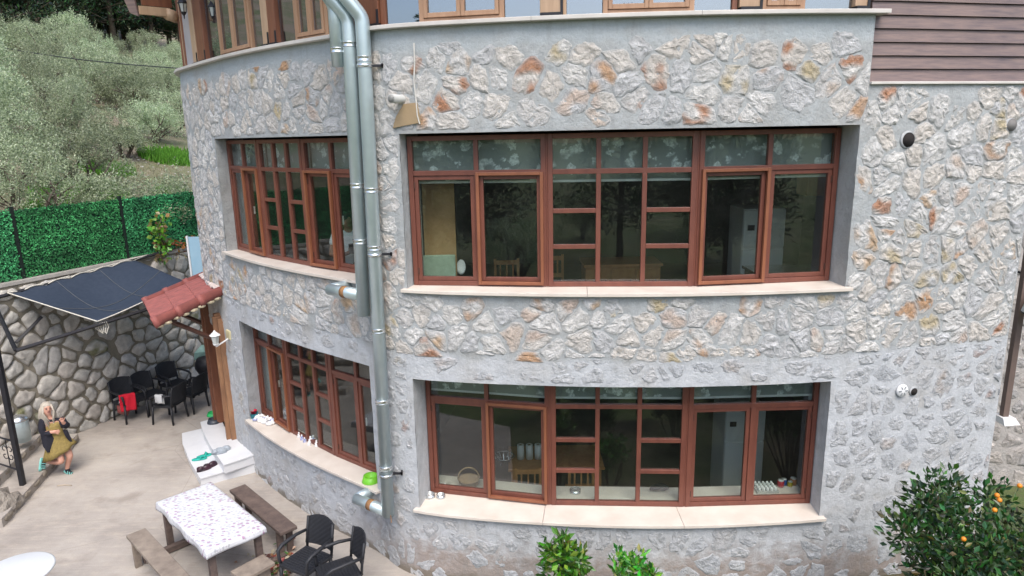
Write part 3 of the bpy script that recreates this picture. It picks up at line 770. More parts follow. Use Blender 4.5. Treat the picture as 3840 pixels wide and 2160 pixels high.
def arc_pts(path, n_=5):      # round the elbow corners a little
    path = [Vector(p) for p in path]; out = [path[0]]
    for i in range(1, len(path) - 1):
        a, b_, c = path[i - 1], path[i], path[i + 1]; k = .07
        p0 = b_ + (a - b_).normalized() * k; p1 = b_ + (c - b_).normalized() * k
        for t in np.linspace(0, 1, n_): out.append(p0.lerp(b_, t).lerp(b_.lerp(p1, t), t))
    out.append(path[-1]); return out
def pipe_at(px, py, d=.17): return wall_out(px, py, d)
A1 = pipe_at(977, 1296)
top = on_y(911, 44, A1.y)
pR = Vector((top.x, A1.y, top.z))
flR = flue('flue_pipe', arc_pts([pR + Vector((-.75, -.30, 1.0)), pR, (A1.x, A1.y, A1.z)]), RP, 'tall galvanised flue pipe running to the foot of the wall', [pR.z - .45, 5.25, 4.55, 3.5, 2.55, 1.62])
xl = pipe_at(915, 790).x - .03
pL = on_y(876, 48, A1.y + .08); bLv = on_y(916, 793, pL.y); bL = bLv.z
flL = flue('flue_pipe', arc_pts([pL + Vector((-.75, -.30, 1.0)), pL, bLv]), RP, 'galvanised flue pipe ending below the upper window sill', [pR.z - .28, 5.3, 4.62, 3.62])
p3 = Vector((on_y(847, 100, pL.y + .02).x, pL.y + .02, 0)); z3t = on_y(845, 12, p3.y).z; z3b = on_y(850, 168, p3.y).z
fl3 = flue('flue_pipe', arc_pts([(p3.x - .5, p3.y - .2, z3t + .75), (p3.x, p3.y, z3t), (p3.x, p3.y, z3b)]), .078, 'short galvanised flue stub hanging beside the veranda sill', [z3b + .18])
# side tees going into the wall
def tee(root, zpx, P0, label):
    z = on_y(*zpx, P0.y).z; c = Vector((P0.x, P0.y, z)); u_ = Vector((-.82, .57, 0))
    e = c + u_ * .62
    MB().tube([c + u_ * .05, e], .075, 20).build('side_branch', 'galv', root, True)
    MB().tube([e - u_ * .004, e + Vector((.12, .16, 0)), e + Vector((.3, .4, 0))], .072, 20).build('branch_elbow', 'galv', root, True)
    MB().tube([c + u_ * .28, c + u_ * .36], .078, 20).build('joint_band', 'rust', root, True)
tee(flL, (900, 742), bLv, ''); tee(flR, (960, 1288), Vector((A1.x, A1.y, 0)), '')
for root, pz in ((flR, (945, 165)), (flR, (960, 640)), (flR, (985, 1193))):
    z = on_y(*pz, A1.y).z; m = MB(); ax = A1.x + (pR.x - A1.x) * (z - A1.z) / (pR.z - A1.z)
    m.box((ax + .1, A1.y + .02, z), (.22, .02, .03)); m.box((ax + .2, A1.y + .08, z), (.02, .14, .05)); m.build('wall_bracket', 'black', root)
    MB().lathe([(RP + .009, -.02), (RP + .009, .02), (RP + .001, .02), (RP + .001, -.02)], (ax, A1.y, z), 24, None, True).build('clamp', 'galv2', root, True)
# loose clamp hanging at the bottom end
MB().tube([(A1.x + .05, A1.y - .09, A1.z + .05), (A1.x + .055, A1.y - .1, A1.z - .05)], .006, 6).build('clamp_screw', 'rust', flR)

# ------------------------------------------------------------------ small wall fittings
c = wall_out(1012, 250, 0.0); o_ = Vector((-.30, -.75, .0)).normalized()
sp = MB(); sp.tube([c - o_ * .05, c + o_ * .24, c + o_ * .24, c - o_ * .02], [.05, .05, .042, .042], 18, False)
tag(sp.build('drain_spout', plain('grey_pvc', (.55, .55, .52), None, 4, .5, .02), None, True), 'short grey plastic drain spout poking out above the wide upper window', 'drain pipe')
pth = [wall_out(x, y, .03) for x, y in ((1041, 108), (1043, 160), (1041, 205), (1047, 255), (1050, 290), (1056, 312))]
tag(MB().tube(pth, .009, 6).build('cable', plain('white_cable', (.62, .6, .55), None, 4, .5, 0)), 'pale cable hanging down the stone wall beside the drain spout', 'cable')
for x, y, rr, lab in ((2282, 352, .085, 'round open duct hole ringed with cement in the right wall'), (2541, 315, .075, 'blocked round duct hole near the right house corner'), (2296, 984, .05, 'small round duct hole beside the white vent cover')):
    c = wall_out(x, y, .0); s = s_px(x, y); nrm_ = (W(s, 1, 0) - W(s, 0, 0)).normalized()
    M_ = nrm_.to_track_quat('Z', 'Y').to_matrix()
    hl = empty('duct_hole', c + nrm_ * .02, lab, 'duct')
    MB().lathe([(rr * 1.22, .0), (rr * 1.12, .01), (rr, .026), (rr * .97, .0)], c, 24, M_, True).build('duct_collar', plain('duct_cement', (.44, .45, .455), None, 8, .9, .4), hl, True)
    MB().lathe([(rr * .96, .004), (rr * .96, .024)], c, 24, M_).build('duct_shade_or_plug', plain('duct_shade_or_plug', (.02, .016, .015) if '2541' not in str(x) else (.2, .19, .18), None, 8, .9), hl, True)  # near-black disc paints the shade inside open ducts; grey one plugs the blocked duct
x, y = 2268, 982; c = wall_out(x, y, .012); s = s_px(x, y); nrm_ = (W(s, 1, 0) - W(s, 0, 0)).normalized(); M_ = nrm_.to_track_quat('Z', 'Y').to_matrix()
vent = empty('vent_cover', c, 'white round plastic vent cover with petal slots on the lower right wall', 'vent')
MB().lathe([(.08, 0), (.084, .01), (.075, .025), (.02, .03)], c, 24, M_).build('vent_disc', 'white', vent, True)
for k in range(6):
    a = k * math.pi / 3; q = c + M_ @ Vector((.045 * math.cos(a), .045 * math.sin(a), .029)); R2 = M_ @ Matrix.Rotation(a, 3, 'Z')
    MB().box(q, (.04, .014, .006), R2).build('vent_slot', plain('vent_slot', (.25, .27, .28), None, 8, .8), vent)

# ------------------------------------------------------------------ ground, patio, terraces
B0 = Vector((-9.14, 12.91, 0)); BD = Vector((.3666, .9304, 0)); BN = Vector((.9304, -.3666, 0))      # terrace wall: foot, run, outward normal
def t_of(x, y): return -((x - B0.x) * BN.x + (y - B0.y) * BN.y)
WTOP = 3.30
def hill_z(x, y):
    t = t_of(x, y); z = WTOP - .1 + .25 * max(t, 0) + .0006 * max(t, 0) ** 2
    if t > 62: z += (t - 62) * .3
    return z + .35 * noise.noise((x * .12, y * .12, 0)) * min(1, max(t, 0) / 4) + .1 * noise.noise((x * .6, y * .6, 4)) * min(1, max(t, 0) / 4)
g = MB(); NX = 40
for i in range(NX + 1):
    for j in range(NX + 1):
        x = -600 + 1200 * i / NX; y = -600 + 1200 * j / NX; g.v.append((x, y, -.35)); g.c.append((0, 0, 0))
for i in range(NX):
    for j in range(NX): a = i * (NX + 1) + j; g.f.append((a, a + NX + 1, a + NX + 2, a + 1))
tag(g.build('ground', 'ground'), kind='structure')
pat = MB().prism([(-14, 4), (-2.2, 4.2), (-.9, 6.6), (-.9, 9.0), (-3, 10.5), (-5.2, 13), (-5.9, 17), (-6, 18), (-9, 18), (-14, 10)], -.36, 0); tag(pat.build('patio', 'concrete'), kind='structure')
soil = MB(); n_ = 44
for i in range(n_ + 1):
    for j in range(13):
        x = -2.2 + 16 * i / n_; y = 2.5 + (9.5 - 2.5) * j / 12
        soil.v.append((x, y, .0 + .05 * noise.noise((x * 2, y * 2, 0)) + .06 * max(0, min(1, (x + 1.5) / 4)) - .05 - .1 * max(0, 4.5 - y))); soil.c.append((0, 0, 0))
for i in range(n_):
    for j in range(12): a = i * 13 + j; soil.f.append((a, a + 13, a + 14, a + 1))
tag(soil.build('garden_soil', earth('garden_soil', (.06, .085, .03), (.10, .075, .04), (.05, .08, .025)), None, True), kind='structure')
h = MB(); nt_, nd_ = 70, 80
for i in range(nt_ + 1):
    tt = -.02 + 150 * (i / nt_) ** 1.7
    for j in range(nd_ + 1):
        dd = -75 + 175 * j / nd_; p = B0 - BN * (tt + .28) + BD * dd; h.v.append((p.x, p.y, hill_z(p.x, p.y))); h.c.append((0, 0, 0))
for i in range(nt_):
    for j in range(nd_): a = i * (nd_ + 1) + j; h.f.append((a, a + 1, a + nd_ + 2, a + nd_ + 1))
tag(h.build('hillside', 'hill', None, True), kind='structure')

# terrace (retaining) wall with its stones
rw = empty('retaining_wall', B0, 'tall dark-jointed rubble retaining wall behind the patio chairs', 'wall')
u_a, u_b = -6.5, 6.0
def RWp(u, d, z): return B0 + BD * u + BN * d + Vector((0, 0, z))
m = MB(); nu, nz = 90, 26
for i in range(nu + 1):
    for j in range(nz + 1):
        u_ = u_a + (u_b - u_a) * i / nu; z = -.3 + (WTOP + .3) * j / nz; q = RWp(u_, .03 * noise.noise((u_ * 3, z * 3, 0)), z); m.v.append(tuple(q)); m.c.append((0, 0, 0))
for i in range(nu):
    for j in range(nz): a = i * (nz + 1) + j; m.f.append((a, a + nz + 1, a + nz + 2, a + 1))
for i in range(nu):
    u1, u2 = u_a + (u_b - u_a) * i / nu, u_a + (u_b - u_a) * (i + 1) / nu
    m.add([RWp(u1, .03 * noise.noise((u1 * 3, WTOP * 3, 0)), WTOP), RWp(u2, .03 * noise.noise((u2 * 3, WTOP * 3, 0)), WTOP), RWp(u2, -.35, WTOP), RWp(u1, -.35, WTOP)], [(0, 1, 2, 3)])
rwall = m.build('mortar', 'rw_mortar', rw, True)
ST = Stones(); r = np.random.default_rng(9)
for p, poly in cells(u_a, u_b, .05, WTOP - .02, .30, 44, lambda p: True, 1.2):
    poly = clip(poly, np.array((0, WTOP - .03)), np.array((0., 1.)))
    if len(poly) < 3: continue
    poly = clip(poly, np.array((0, -.05)), np.array((0., -1.)))
    if len(poly) < 3: continue
    c, o, rad = outline(poly, r.uniform(.016, .04), r, 18, .09, 1)
    if rad < .06: continue
    base = [(.52, .50, .46), (.57, .54, .49), (.49, .475, .45), (.55, .51, .46)][r.integers(4)]
    vs, fs, cs = stone_mesh(c, o, r, r.uniform(.035, .06), RWp, base, (.2, .2, .1) if r.random() < .05 else None)
    ST.add(vs, fs, cs, seen_area(vs), 'rw_stone')
ST.emit(rw, 290)
strip_ = MB()
# coping lip along the top of the terrace wall
MB().hexa([RWp(u_a, .02, WTOP + .002), RWp(u_b, .02, WTOP + .002), RWp(u_b, -.33, WTOP + .002), RWp(u_a, -.33, WTOP + .002), RWp(u_a, .01, WTOP + .06), RWp(u_b, .01, WTOP + .06), RWp(u_b, -.32, WTOP + .06), RWp(u_a, -.32, WTOP + .06)]).build('coping', plain('coping_cement', (.36, .34, .31), None, 4, .9, .6), rw)

# ------------------------------------------------------------------ green artificial hedge fence on the wall
fen = empty('hedge_fence', RWp(0, -.2, WTOP + .06), 'bright green artificial hedge panels between dark posts on the terrace wall', 'fence')
F0, F1 = WTOP + .06, 4.66
posts_u = [t_u for t_u in (-4.2, -1.62, None, 1.0)]
pu = []
for x, y in ((60, 700), (318, 620)):
    q = on_pl(x, y, RWp(0, -.14, 0), BN); pu.append((q - B0).dot(BD))
step = pu[1] - pu[0]; pu = [pu[0] - 2 * step, pu[0] - step] + pu + [pu[1] + step, pu[1] + 2 * step]
for u_ in pu:
    MB().hexa([RWp(u_ - .03, -.12, F0), RWp(u_ + .03, -.12, F0), RWp(u_ + .03, -.18, F0), RWp(u_ - .03, -.18, F0), RWp(u_ - .03, -.12, F1 + .08), RWp(u_ + .03, -.12, F1 + .08), RWp(u_ + .03, -.18, F1 + .08), RWp(u_ - .03, -.18, F1 + .08)]).build('fence_post', plain('dark_green_post', (.012, .02, .016), None, 8, .5), fen)
def leaf_tri(m, c, d, w, n_, colr):      # one small folded leaf
    d = Vector(d); w = Vector(w); n_ = Vector(n_); c = Vector(c)
    m.add([c, c + d * .5 + w + n_, c + d, c + d * .5 - w + n_], [(0, 1, 2), (0, 2, 3)], colr)
for a, b_ in zip(pu[:-1], pu[1:]):
    pn = MB().hexa([RWp(a + .035, -.17, F0), RWp(b_ - .035, -.17, F0), RWp(b_ - .035, -.20, F0), RWp(a + .035, -.20, F0), RWp(a + .035, -.17, F1), RWp(b_ - .035, -.17, F1), RWp(b_ - .035, -.20, F1), RWp(a + .035, -.20, F1)]).build('hedge_panel', 'hedge_back', fen)
    m = MB(); rr = random.Random(int(a * 100))
    for _ in range(6500):
        u_ = rr.uniform(a + .03, b_ - .03); z = rr.uniform(F0, F1 + .02); c = RWp(u_, -.165 + rr.uniform(0, .03), z)
        an = rr.uniform(0, 6.28); L_ = rr.uniform(.03, .055); d = (BD * math.cos(an) + Vector((0, 0, math.sin(an)))) * L_ + BN * rr.uniform(.0, .03)
        w = (BD * -math.sin(an) + Vector((0, 0, math.cos(an)))) * L_ * .3
        v = rr.choice((.5, .8, 1, 1.2, 1.9)) * (1 + .55 * noise.noise((u_ * 1.4, z * 1.8, 0)) + .3 * noise.noise((u_ * 5, z * 5, 0))); leaf_tri(m, c, d, w, BN * .006, (.045 * v, .235 * v, .075 * v))
    tag(m.build('hedge_leaves', 'hedge', pn, False, 0, True), kind='stuff')

# ------------------------------------------------------------------ vegetation
def branchy(m, p, d, L_, r0, depth, rr, tips, spread=.6, kids=3):
    n_ = 4; pts = [Vector(p)]; rs = [r0]; dd = Vector(d).normalized()
    for i in range(n_):
        dd = (dd + Vector((rr.gauss(0, .12), rr.gauss(0, .12), rr.gauss(0, .06)))).normalized(); pts.append(pts[-1] + dd * L_ / n_); rs.append(r0 * (1 - .5 * (i + 1) / n_))
    m.tube(pts, rs, 6 if depth > 1 else 5)
    if depth == 0: tips.append(pts[-1]); tips.append(pts[-2]); return
    for k in range(kids):
        a = rr.uniform(0, 6.28); nd = (dd + Vector((math.cos(a), math.sin(a), rr.uniform(-.2, .5))) * spread).normalized()
        branchy(m, pts[rr.choice((2, 3, 4))], nd, L_ * rr.uniform(.6, .85), r0 * .5, depth - 1, rr, tips, spread, kids)
def leaf_cloud(m, centers, n_, spread, L0, L1, wr, colf, rr, up=.3, flat=False):
    for _ in range(n_):
        c = rr.choice(centers); rad = spread * rr.random() ** .5
        d0 = Vector((rr.gauss(0, 1), rr.gauss(0, 1), rr.gauss(0, 1))).normalized(); p = Vector(c) + d0 * rad
        d = (d0 + Vector((rr.gauss(0, .6), rr.gauss(0, .6), rr.gauss(up, .5)))).normalized(); L_ = rr.uniform(L0, L1)
        w = d.cross(Vector((rr.gauss(0, 1), rr.gauss(0, 1), rr.gauss(0, 1)))).normalized() * L_ * wr; nn = d.cross(w).normalized() * L_ * .08
        leaf_tri(m, p, d * L_, w, nn, colf(rr, d0, p))
def olive_proto(seed, H=2.5, Rr=1.3, nleaf=12000):
    rr = random.Random(seed); root = empty('olive_tree', (0, 0, 0), 'silvery olive tree on the hillside', 'tree', 'olive trees on the hillside')
    m = MB(); tips = []
    for k in range(3):
        a = k * 2.1 + rr.uniform(-.4, .4); branchy(m, (0, 0, -.2), (math.cos(a) * .45, math.sin(a) * .45, 1), H * .42, .09, 2, rr, tips, .8, 3)
    m.build('trunk', 'bark', root, True)
    cl = []
    for _ in range(62):
        a = rr.uniform(0, 6.28); e = rr.uniform(-.75, 1); q = (rr.random() ** .3)
        cl.append(Vector((math.cos(a) * Rr * q * math.sqrt(max(0.05, 1 - max(e, 0) ** 2 * .8)), math.sin(a) * Rr * q * math.sqrt(max(.05, 1 - max(e, 0) ** 2 * .8)), H * .5 + e * H * .47 * (.55 + .45 * q))))
    cl += [t for t in tips if t.z > .5][:24]
    m = MB()
    def cf(rr, d0, p):
        s = rr.random(); v = rr.uniform(.75, 1.25)
        if s < .24: return (.50 * v, .56 * v, .38 * v)
        if s < .8: return (.33 * v, .41 * v, .22 * v)
        return (.17 * v, .23 * v, .11 * v)
    leaf_cloud(m, cl, nleaf, .25, .045, .09, .22, cf, rr, .25)
    shoots = MB()
    for _ in range(26):       # upright water shoots
        c = rr.choice(cl); 
        for k in range(16):
            p = c + Vector((rr.gauss(0, .03), rr.gauss(0, .03), .25 + k * .035)); an = rr.uniform(0, 6.28); d = Vector((math.cos(an), math.sin(an), .9)).normalized() * .1
            w = d.cross(Vector((0, 0, 1))).normalized() * .016; v = rr.uniform(.9, 1.3); leaf_tri(m, p, d, w, (0, 0, .003), (.36 * v, .43 * v, .25 * v))
    m.build('crown', 'olive', root, False, 0, True)
    return root
OL = [olive_proto(3), olive_proto(14, 2.3, 1.4), olive_proto(25, 2.8, 1.3), olive_proto(36, 2.2, 1.2)]
used = [False] * len(OL); rr = random.Random(77)
spots = []
def try_spot(x, y, s):
    z = hill_z(x, y)
    if any((x - a) ** 2 + (y - b_) ** 2 < 2.35 ** 2 for a, b_, *_ in spots): return
    spots.append((x, y, z, s))
hand = [(100, 520, 16.0), (215, 445, 19.5), (30, 430, 18.5), (300, 330, 24), (160, 340, 23.5), (380, 300, 27.5), (425, 295, 30)]
for px, py, Y in hand:
    q = ray(px, py); x = q.x / q.y * Y; spots.append((x, Y, hill_z(x, Y) - .1, .82))
lone = (ray(362, 470).x / ray(362, 470).y * 17.0, 17.0)
for _ in range(4500):
    y = 15.5 + 47 * rr.random() ** .8; x = y * rr.uniform(-1.1, -.34)
    t = t_of(x, y)
    if t < 1.5 or t > 31: continue
    px = to_px((x, y, hill_z(x, y)))
    if px[0] > 250 and px[1] > 345: continue
    if (x - lone[0]) ** 2 + (y - lone[1]) ** 2 < 9: continue
    try_spot(x, y, rr.uniform(.8, 1.2))
for i, (x, y, z, s) in enumerate(spots[:190]):
    k = rr.randrange(len(OL))
    if not used[k]:
        o = OL[k]; used[k] = True; o.location = (x, y, z); o.rotation_euler = (0, 0, rr.uniform(0, 6.28)); o.scale = (s, s, s)
    else: dup(OL[k], (x, y, z), rr.uniform(0, 6.28), None, None, (s, s, s * rr.uniform(.9, 1.1)))
o = dup(OL[1], (lone[0], lone[1], hill_z(*lone) - .35), .7, 'low spreading olive bush standing alone by the bare earth behind the hedge fence', None, (1.1, 1.1, .8))
if 'group' in o: del o['group']
def pine_proto(seed, H=10):
    rr = random.Random(seed); root = empty('pine_tree', (0, 0, 0), 'dark pine tree at the top of the slope', 'tree', 'pine trees above the olives')
    m = MB(); m.tube([(0, 0, -.5), (.1, .05, H * .4), (-.05, .1, H * .75), (0, 0, H)], [.2, .16, .1, .02], 7); cl = []
    for k in range(34):
        z = H * rr.uniform(.16, .98); a = rr.uniform(0, 6.28); L_ = H * .28 * (1.12 - z / H) + .4; d = Vector((math.cos(a), math.sin(a), .18))
        e = Vector((0, 0, z)) + d * L_; m.tube([(0, 0, z), Vector((0, 0, z)) + d * L_ * .5, e], [.05, .035, .012], 5); cl += [e, Vector((0, 0, z)) + d * L_ * .7, Vector((0, 0, z)) + d * L_ * .4]
    m.build('trunk', 'bark', root, True); m = MB()
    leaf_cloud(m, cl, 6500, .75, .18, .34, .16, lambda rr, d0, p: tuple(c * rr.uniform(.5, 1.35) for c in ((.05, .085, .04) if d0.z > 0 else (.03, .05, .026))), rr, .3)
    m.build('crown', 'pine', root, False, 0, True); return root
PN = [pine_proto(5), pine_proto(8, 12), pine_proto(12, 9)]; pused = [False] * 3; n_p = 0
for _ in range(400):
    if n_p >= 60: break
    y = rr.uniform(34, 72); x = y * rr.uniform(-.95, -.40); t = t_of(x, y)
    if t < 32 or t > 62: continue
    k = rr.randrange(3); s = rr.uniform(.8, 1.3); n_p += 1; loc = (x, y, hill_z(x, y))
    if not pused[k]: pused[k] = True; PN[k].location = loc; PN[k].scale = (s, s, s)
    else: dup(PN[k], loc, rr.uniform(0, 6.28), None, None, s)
# trees and hedges behind the viewpoint, which the window panes mirror
for i in range(26):
    a = R_(-80 + 160 * i / 25 + rr.uniform(-3, 3)); d = rr.uniform(15, 30); loc = (math.sin(a) * d, -math.cos(a) * d + 2, -.35)
    if i % 3: o = dup(PN[i % 3], loc, rr.uniform(0, 6.28), 'dark pine tree across the garden, facing the house front', 'pine trees facing the house', rr.uniform(.75, 1.1))
    else: o = dup(OL[i % 4], loc, rr.uniform(0, 6.28), 'silvery olive tree across the garden, facing the house front', 'olive trees facing the house', rr.uniform(1.1, 1.5))

# grass tufts on the hillside
def grass_patch(name, spots_, n_, label, hgt, colr):
    m = MB(); rr = random.Random(len(name) + n_)
    for _ in range(n_):
        cx, cy, rad = rr.choice(spots_); a = rr.uniform(0, 6.28); q = rad * rr.random() ** .5; x, y = cx + math.cos(a) * q, cy + math.sin(a) * q
        z = hill_z(x, y); L_ = hgt * rr.uniform(.5, 1.2); b_ = Vector((x, y, z - .02)); t_ = b_ + Vector((rr.gauss(0, .3), rr.gauss(0, .3), 1)).normalized() * L_
        w = Vector((rr.gauss(0, 1), rr.gauss(0, 1), 0)).normalized() * L_ * .12; v = rr.uniform(.6, 1.4); m.add([b_ - w, b_ + w, t_], [(0, 1, 2)], tuple(c * v for c in colr))
    tag(m.build(name, 'grass', None, False, 0, True), label, 'grass', None, 'stuff')
def hs(px, py, Y): q = ray(px, py); return (q.x / q.y * Y, Y)
grass_patch('green_grass', [(*hs(430, 320, 25.5), 1.2), (*hs(410, 325, 25), .9), (*hs(200, 490, 18.3), 1.2), (*hs(235, 470, 19.5), .9), (*hs(180, 500, 17.3), 1.0), (*hs(270, 410, 22), .8), (*hs(420, 395, 21), .5)], 9000, 'bright green grass growing in patches among the olives', .26, (.11, .30, .035))
grass_patch('dry_weeds', [(*hs(px, py, Y), 2.4) for px, py, Y in ((330, 450, 18), (400, 430, 20), (300, 420, 21), (440, 470, 17.5), (380, 380, 23), (150, 520, 17), (40, 540, 16))], 6000, 'dry straw-coloured weeds scattered over the bare earth', .14, (.32, .29, .17))
# loose pale stones on the bare earth (uncountable)
m = MB(); rr2 = random.Random(4)
for _ in range(260):
    cx, cy = hs(rr2.uniform(300, 470), 400, rr2.uniform(17, 27)); s = rr2.uniform(.01, .035); m.ell((cx, cy, hill_z(cx, cy) + s * .2), (s * rr2.uniform(.8, 1.5), s, s * .6), 5)
tag(m.build('loose_stones', plain('pale_stone', (.45, .43, .40), None, 9, .9), None, False), 'small pale stones littering the bare earth', 'stones', None, 'stuff')
# pile of cut pale sticks by the house wall
pl = on_pl(463, 468, (0, 17.2, 0), (0, 1, 0)); pz = hill_z(pl.x, pl.y)
root = empty('stick_pile', (pl.x, pl.y, pz), 'small pile of pale cut sticks lying on the earth behind the hedge fence', 'stick pile')
for k in range(11):
    a = rr2.uniform(-.5, .5); c = Vector((pl.x + rr2.uniform(-.3, .2), pl.y + rr2.uniform(-.4, .4), pz + .05 + .02 * k)); d = Vector((math.cos(a), math.sin(a), rr2.uniform(-.1, .1))) * rr2.uniform(.5, .8)
    MB().tube([c - d, c + d], .022, 6).build('stick', plain('pale_stick', (.55, .47, .36), None, 9, .8), root)
# overhead wire
wp = [on_y(x, y, Y) for x, y, Y in ((-40, 112, 30), (80, 133, 30), (200, 150, 29), (330, 163, 28), (450, 172, 27))]
tag(MB().tube(wp, .02, 5).build('overhead_wire', 'black'), 'thin overhead wire slung across the olive slope', 'wire')

# ------------------------------------------------------------------ door, porch canopy, steps
def seg_M(u_):     # matrix whose x axis is the horizontal direction u_
    u_ = Vector((u_[0], u_[1], 0)).normalized(); n_ = Vector((-u_.y, u_.x, 0)); return Matrix(((u_.x, n_.x, 0), (u_.y, n_.y, 0), (0, 0, 1)))
def P3(p): return Vector((p[0], p[1], 0))
da, db = P3(cpt(s_door0)), P3(cpt(s_door1)); du = (db - da).normalized(); dn = Vector((du.y, -du.x, 0)); Md = seg_M(du)
dmid = (da + db) / 2; DWd = (db - da).length
door = MB().box(dmid - dn * .12 + Vector((0, 0, 1.4)), (DWd - .04, .05, 2.08), Md).build('door', 'wood_red', house, False, .006); door['label'] = 'brown timber house door above the marble steps'
for k in range(3):
    MB().box(dmid - dn * .09 + du * (-.3 + .3 * k) + Vector((0, 0, 1.4)), (.02, .02, 1.9), Md).build('door_batten', 'wood_dark', door)
MB().tube([dmid - dn * .06 + du * .38 + Vector((0, 0, 1.3)), dmid + dn * .01 + du * .38 + Vector((0, 0, 1.3)), dmid + dn * .01 + du * .28 + Vector((0, 0, 1.3))], .012, 6).build('door_handle', 'black', door)
for q, off in ((da, .0), (db, .0)):
    m = MB()
    for k, (w, dd) in enumerate(((.10, .08), (.05, .12), (.06, .05))):
        o_ = (1 if q is db else -1); m.box(q + du * o_ * (-.06 + .07 * k) + dn * (dd / 2 - .02) + Vector((0, 0, .36 + 1.22 - .02 * k)), (w, .1 + dd, 2.44 - .04 * k), Md)
    m.build('door_post', wood('split_timber', (.34, .18, .09), (.13, .06, .035), (1, 1, .15), .7, 12, .8) if q is db else 'wood_red', house, False, .008)
def stepslab(name, pts, z0, z1): return pts
st = empty('entrance_steps', on_z(505, 1200, 0), 'two white marble steps curving round the house door', 'steps')
up_ = [on_z(505, 1062, .36), on_z(512, 1085, .36), on_z(530, 1118, .36), on_z(562, 1168, .36), on_z(616, 1150, .36)]
lo_ = [on_z(459, 1090, .18), on_z(461, 1115, .18), on_z(478, 1155, .18), on_z(504, 1202, .18), on_z(558, 1186, .18)]
back = [cpt(s, -.1) for s in np.linspace(s_near(up_[-1]), s_door0 - .3, 6)]
far = [(-6.35, 13.05)]
def stair(polyf, z0, z1, name):
    m = MB(); pf = [(p[0], p[1]) for p in polyf]; a = m.prism(pf + back, z0, z1 - .03).build(name, 'marble', st)
    tr_ = MB(); c = np.mean([(q[0], q[1]) for q in pf + back], axis=0)
    tr_.prism([tuple(np.array(q) + (np.array(q) - c) / np.linalg.norm(np.array(q) - c) * .02) for q in pf] + back, z1 - .03 + .001, z1).build('tread', 'marble', a, False, .004)
stair(up_, .181, .36, 'upper_step'); stair(lo_, -.05, .18, 'lower_step')
# canopy
k0 = Vector((-5.22, 11.76, 0)); k1 = Vector((-6.1, 13.15, 0)); ku = (k1 - k0).normalized(); kn = Vector((-.80, -.60, 0)).normalized()
ZC0, ZC1, OUT = 3.24, 2.86, 1.12
can = empty('door_canopy', k0, 'small red tiled canopy on timber brackets over the house door', 'canopy')
KL = (k1 - k0).length
def kp(u_, o_, h_=0): return k0 + ku * u_ + kn * o_ + Vector((0, 0, ZC0 + (ZC1 - ZC0) * o_ / OUT + h_))
nt_l = 9; tw = KL / nt_l
for rrow in range(3):
    for k in range(nt_l):
        m = MB(); o0, o1 = OUT * rrow / 3 - .02, OUT * (rrow + 1) / 3 + .02; lift = .018 * (2 - rrow) * 0; vs = []; fs = []
        N_ = 7
        for o_, dz_ in ((o0, .0), (o1, .022)):
            for th in (.0, -.014):
                for i in range(N_):
                    a = i / (N_ - 1); u_ = (k + a) * tw; hgt = .045 * math.sin(math.pi * a) ** .8 + .008
                    vs.append(kp(u_, o_, hgt + dz_ + th))
        for i in range(N_ - 1):
            fs += [(i, i + 1, 2 * N_ + i + 1, 2 * N_ + i), (N_ + i + 1, N_ + i, 3 * N_ + i, 3 * N_ + i + 1), (2 * N_ + i, 2 * N_ + i + 1, 3 * N_ + i + 1, 3 * N_ + i), (i + 1, i, N_ + i, N_ + i + 1)]
        fs += [(0, 2 * N_, 3 * N_, N_), (N_ - 1, 2 * N_ - 1, 4 * N_ - 1, 3 * N_ - 1)]
        m.add(vs, fs).build('roof_tile', 'tile', can, False)
for u_ in (-.06, KL + .04):
    for k in range(3):
        o0, o1 = OUT * k / 3 - .01, OUT * (k + 1) / 3 + .02
        MB().tube([kp(u_, o0, .02), kp(u_, o1 - .09, .02), kp(u_, o1 - .088, .02), kp(u_, o1, .02)], [.085, .095, .108, .108], 14).build('verge_tile', 'tile', can, True)
slab('roof_board', [kp(-.02, 0, -.03), kp(-.02, OUT - .03, -.03), kp(KL, OUT - .03, -.03), kp(KL, 0, -.03)], .02, 'wood_pale', can)
m = MB()
for i in range(8): m.ell(kp(-.05 + .1 * 0, OUT * (i + .5) / 8, -.075), (.08, .08, .04), 8, None, .4)
m.build('verge_mortar', plain('lime_mortar', (.6, .52, .36), None, 8, .9, .5), can)
m = MB()
for i in range(9): m.ell(kp(KL * (i + .5) / 9, .02, .07), (.1, .12, .04), 8, None, .4)
m.build('wall_mortar', plain('pinkish_mortar', (.6, .5, .45), None, 8, .9, .5), can)
for u_ in (.14, KL - .2):
    MB().tube([kp(u_, .02, -.09), kp(u_, OUT - .1, -.09)], .045, 4).build('rafter', 'wood_dark', can)
    MB().tube([kp(u_, OUT - .25, -.12), k0 + ku * u_ + kn * .03 + Vector((0, 0, 2.25))], .04, 4).build('brace', 'wood_dark', can)
MB().tube([kp(.0, OUT - .32, -.12), kp(KL, OUT - .32, -.12)], .05, 4).build('purlin', 'wood_dark', can)
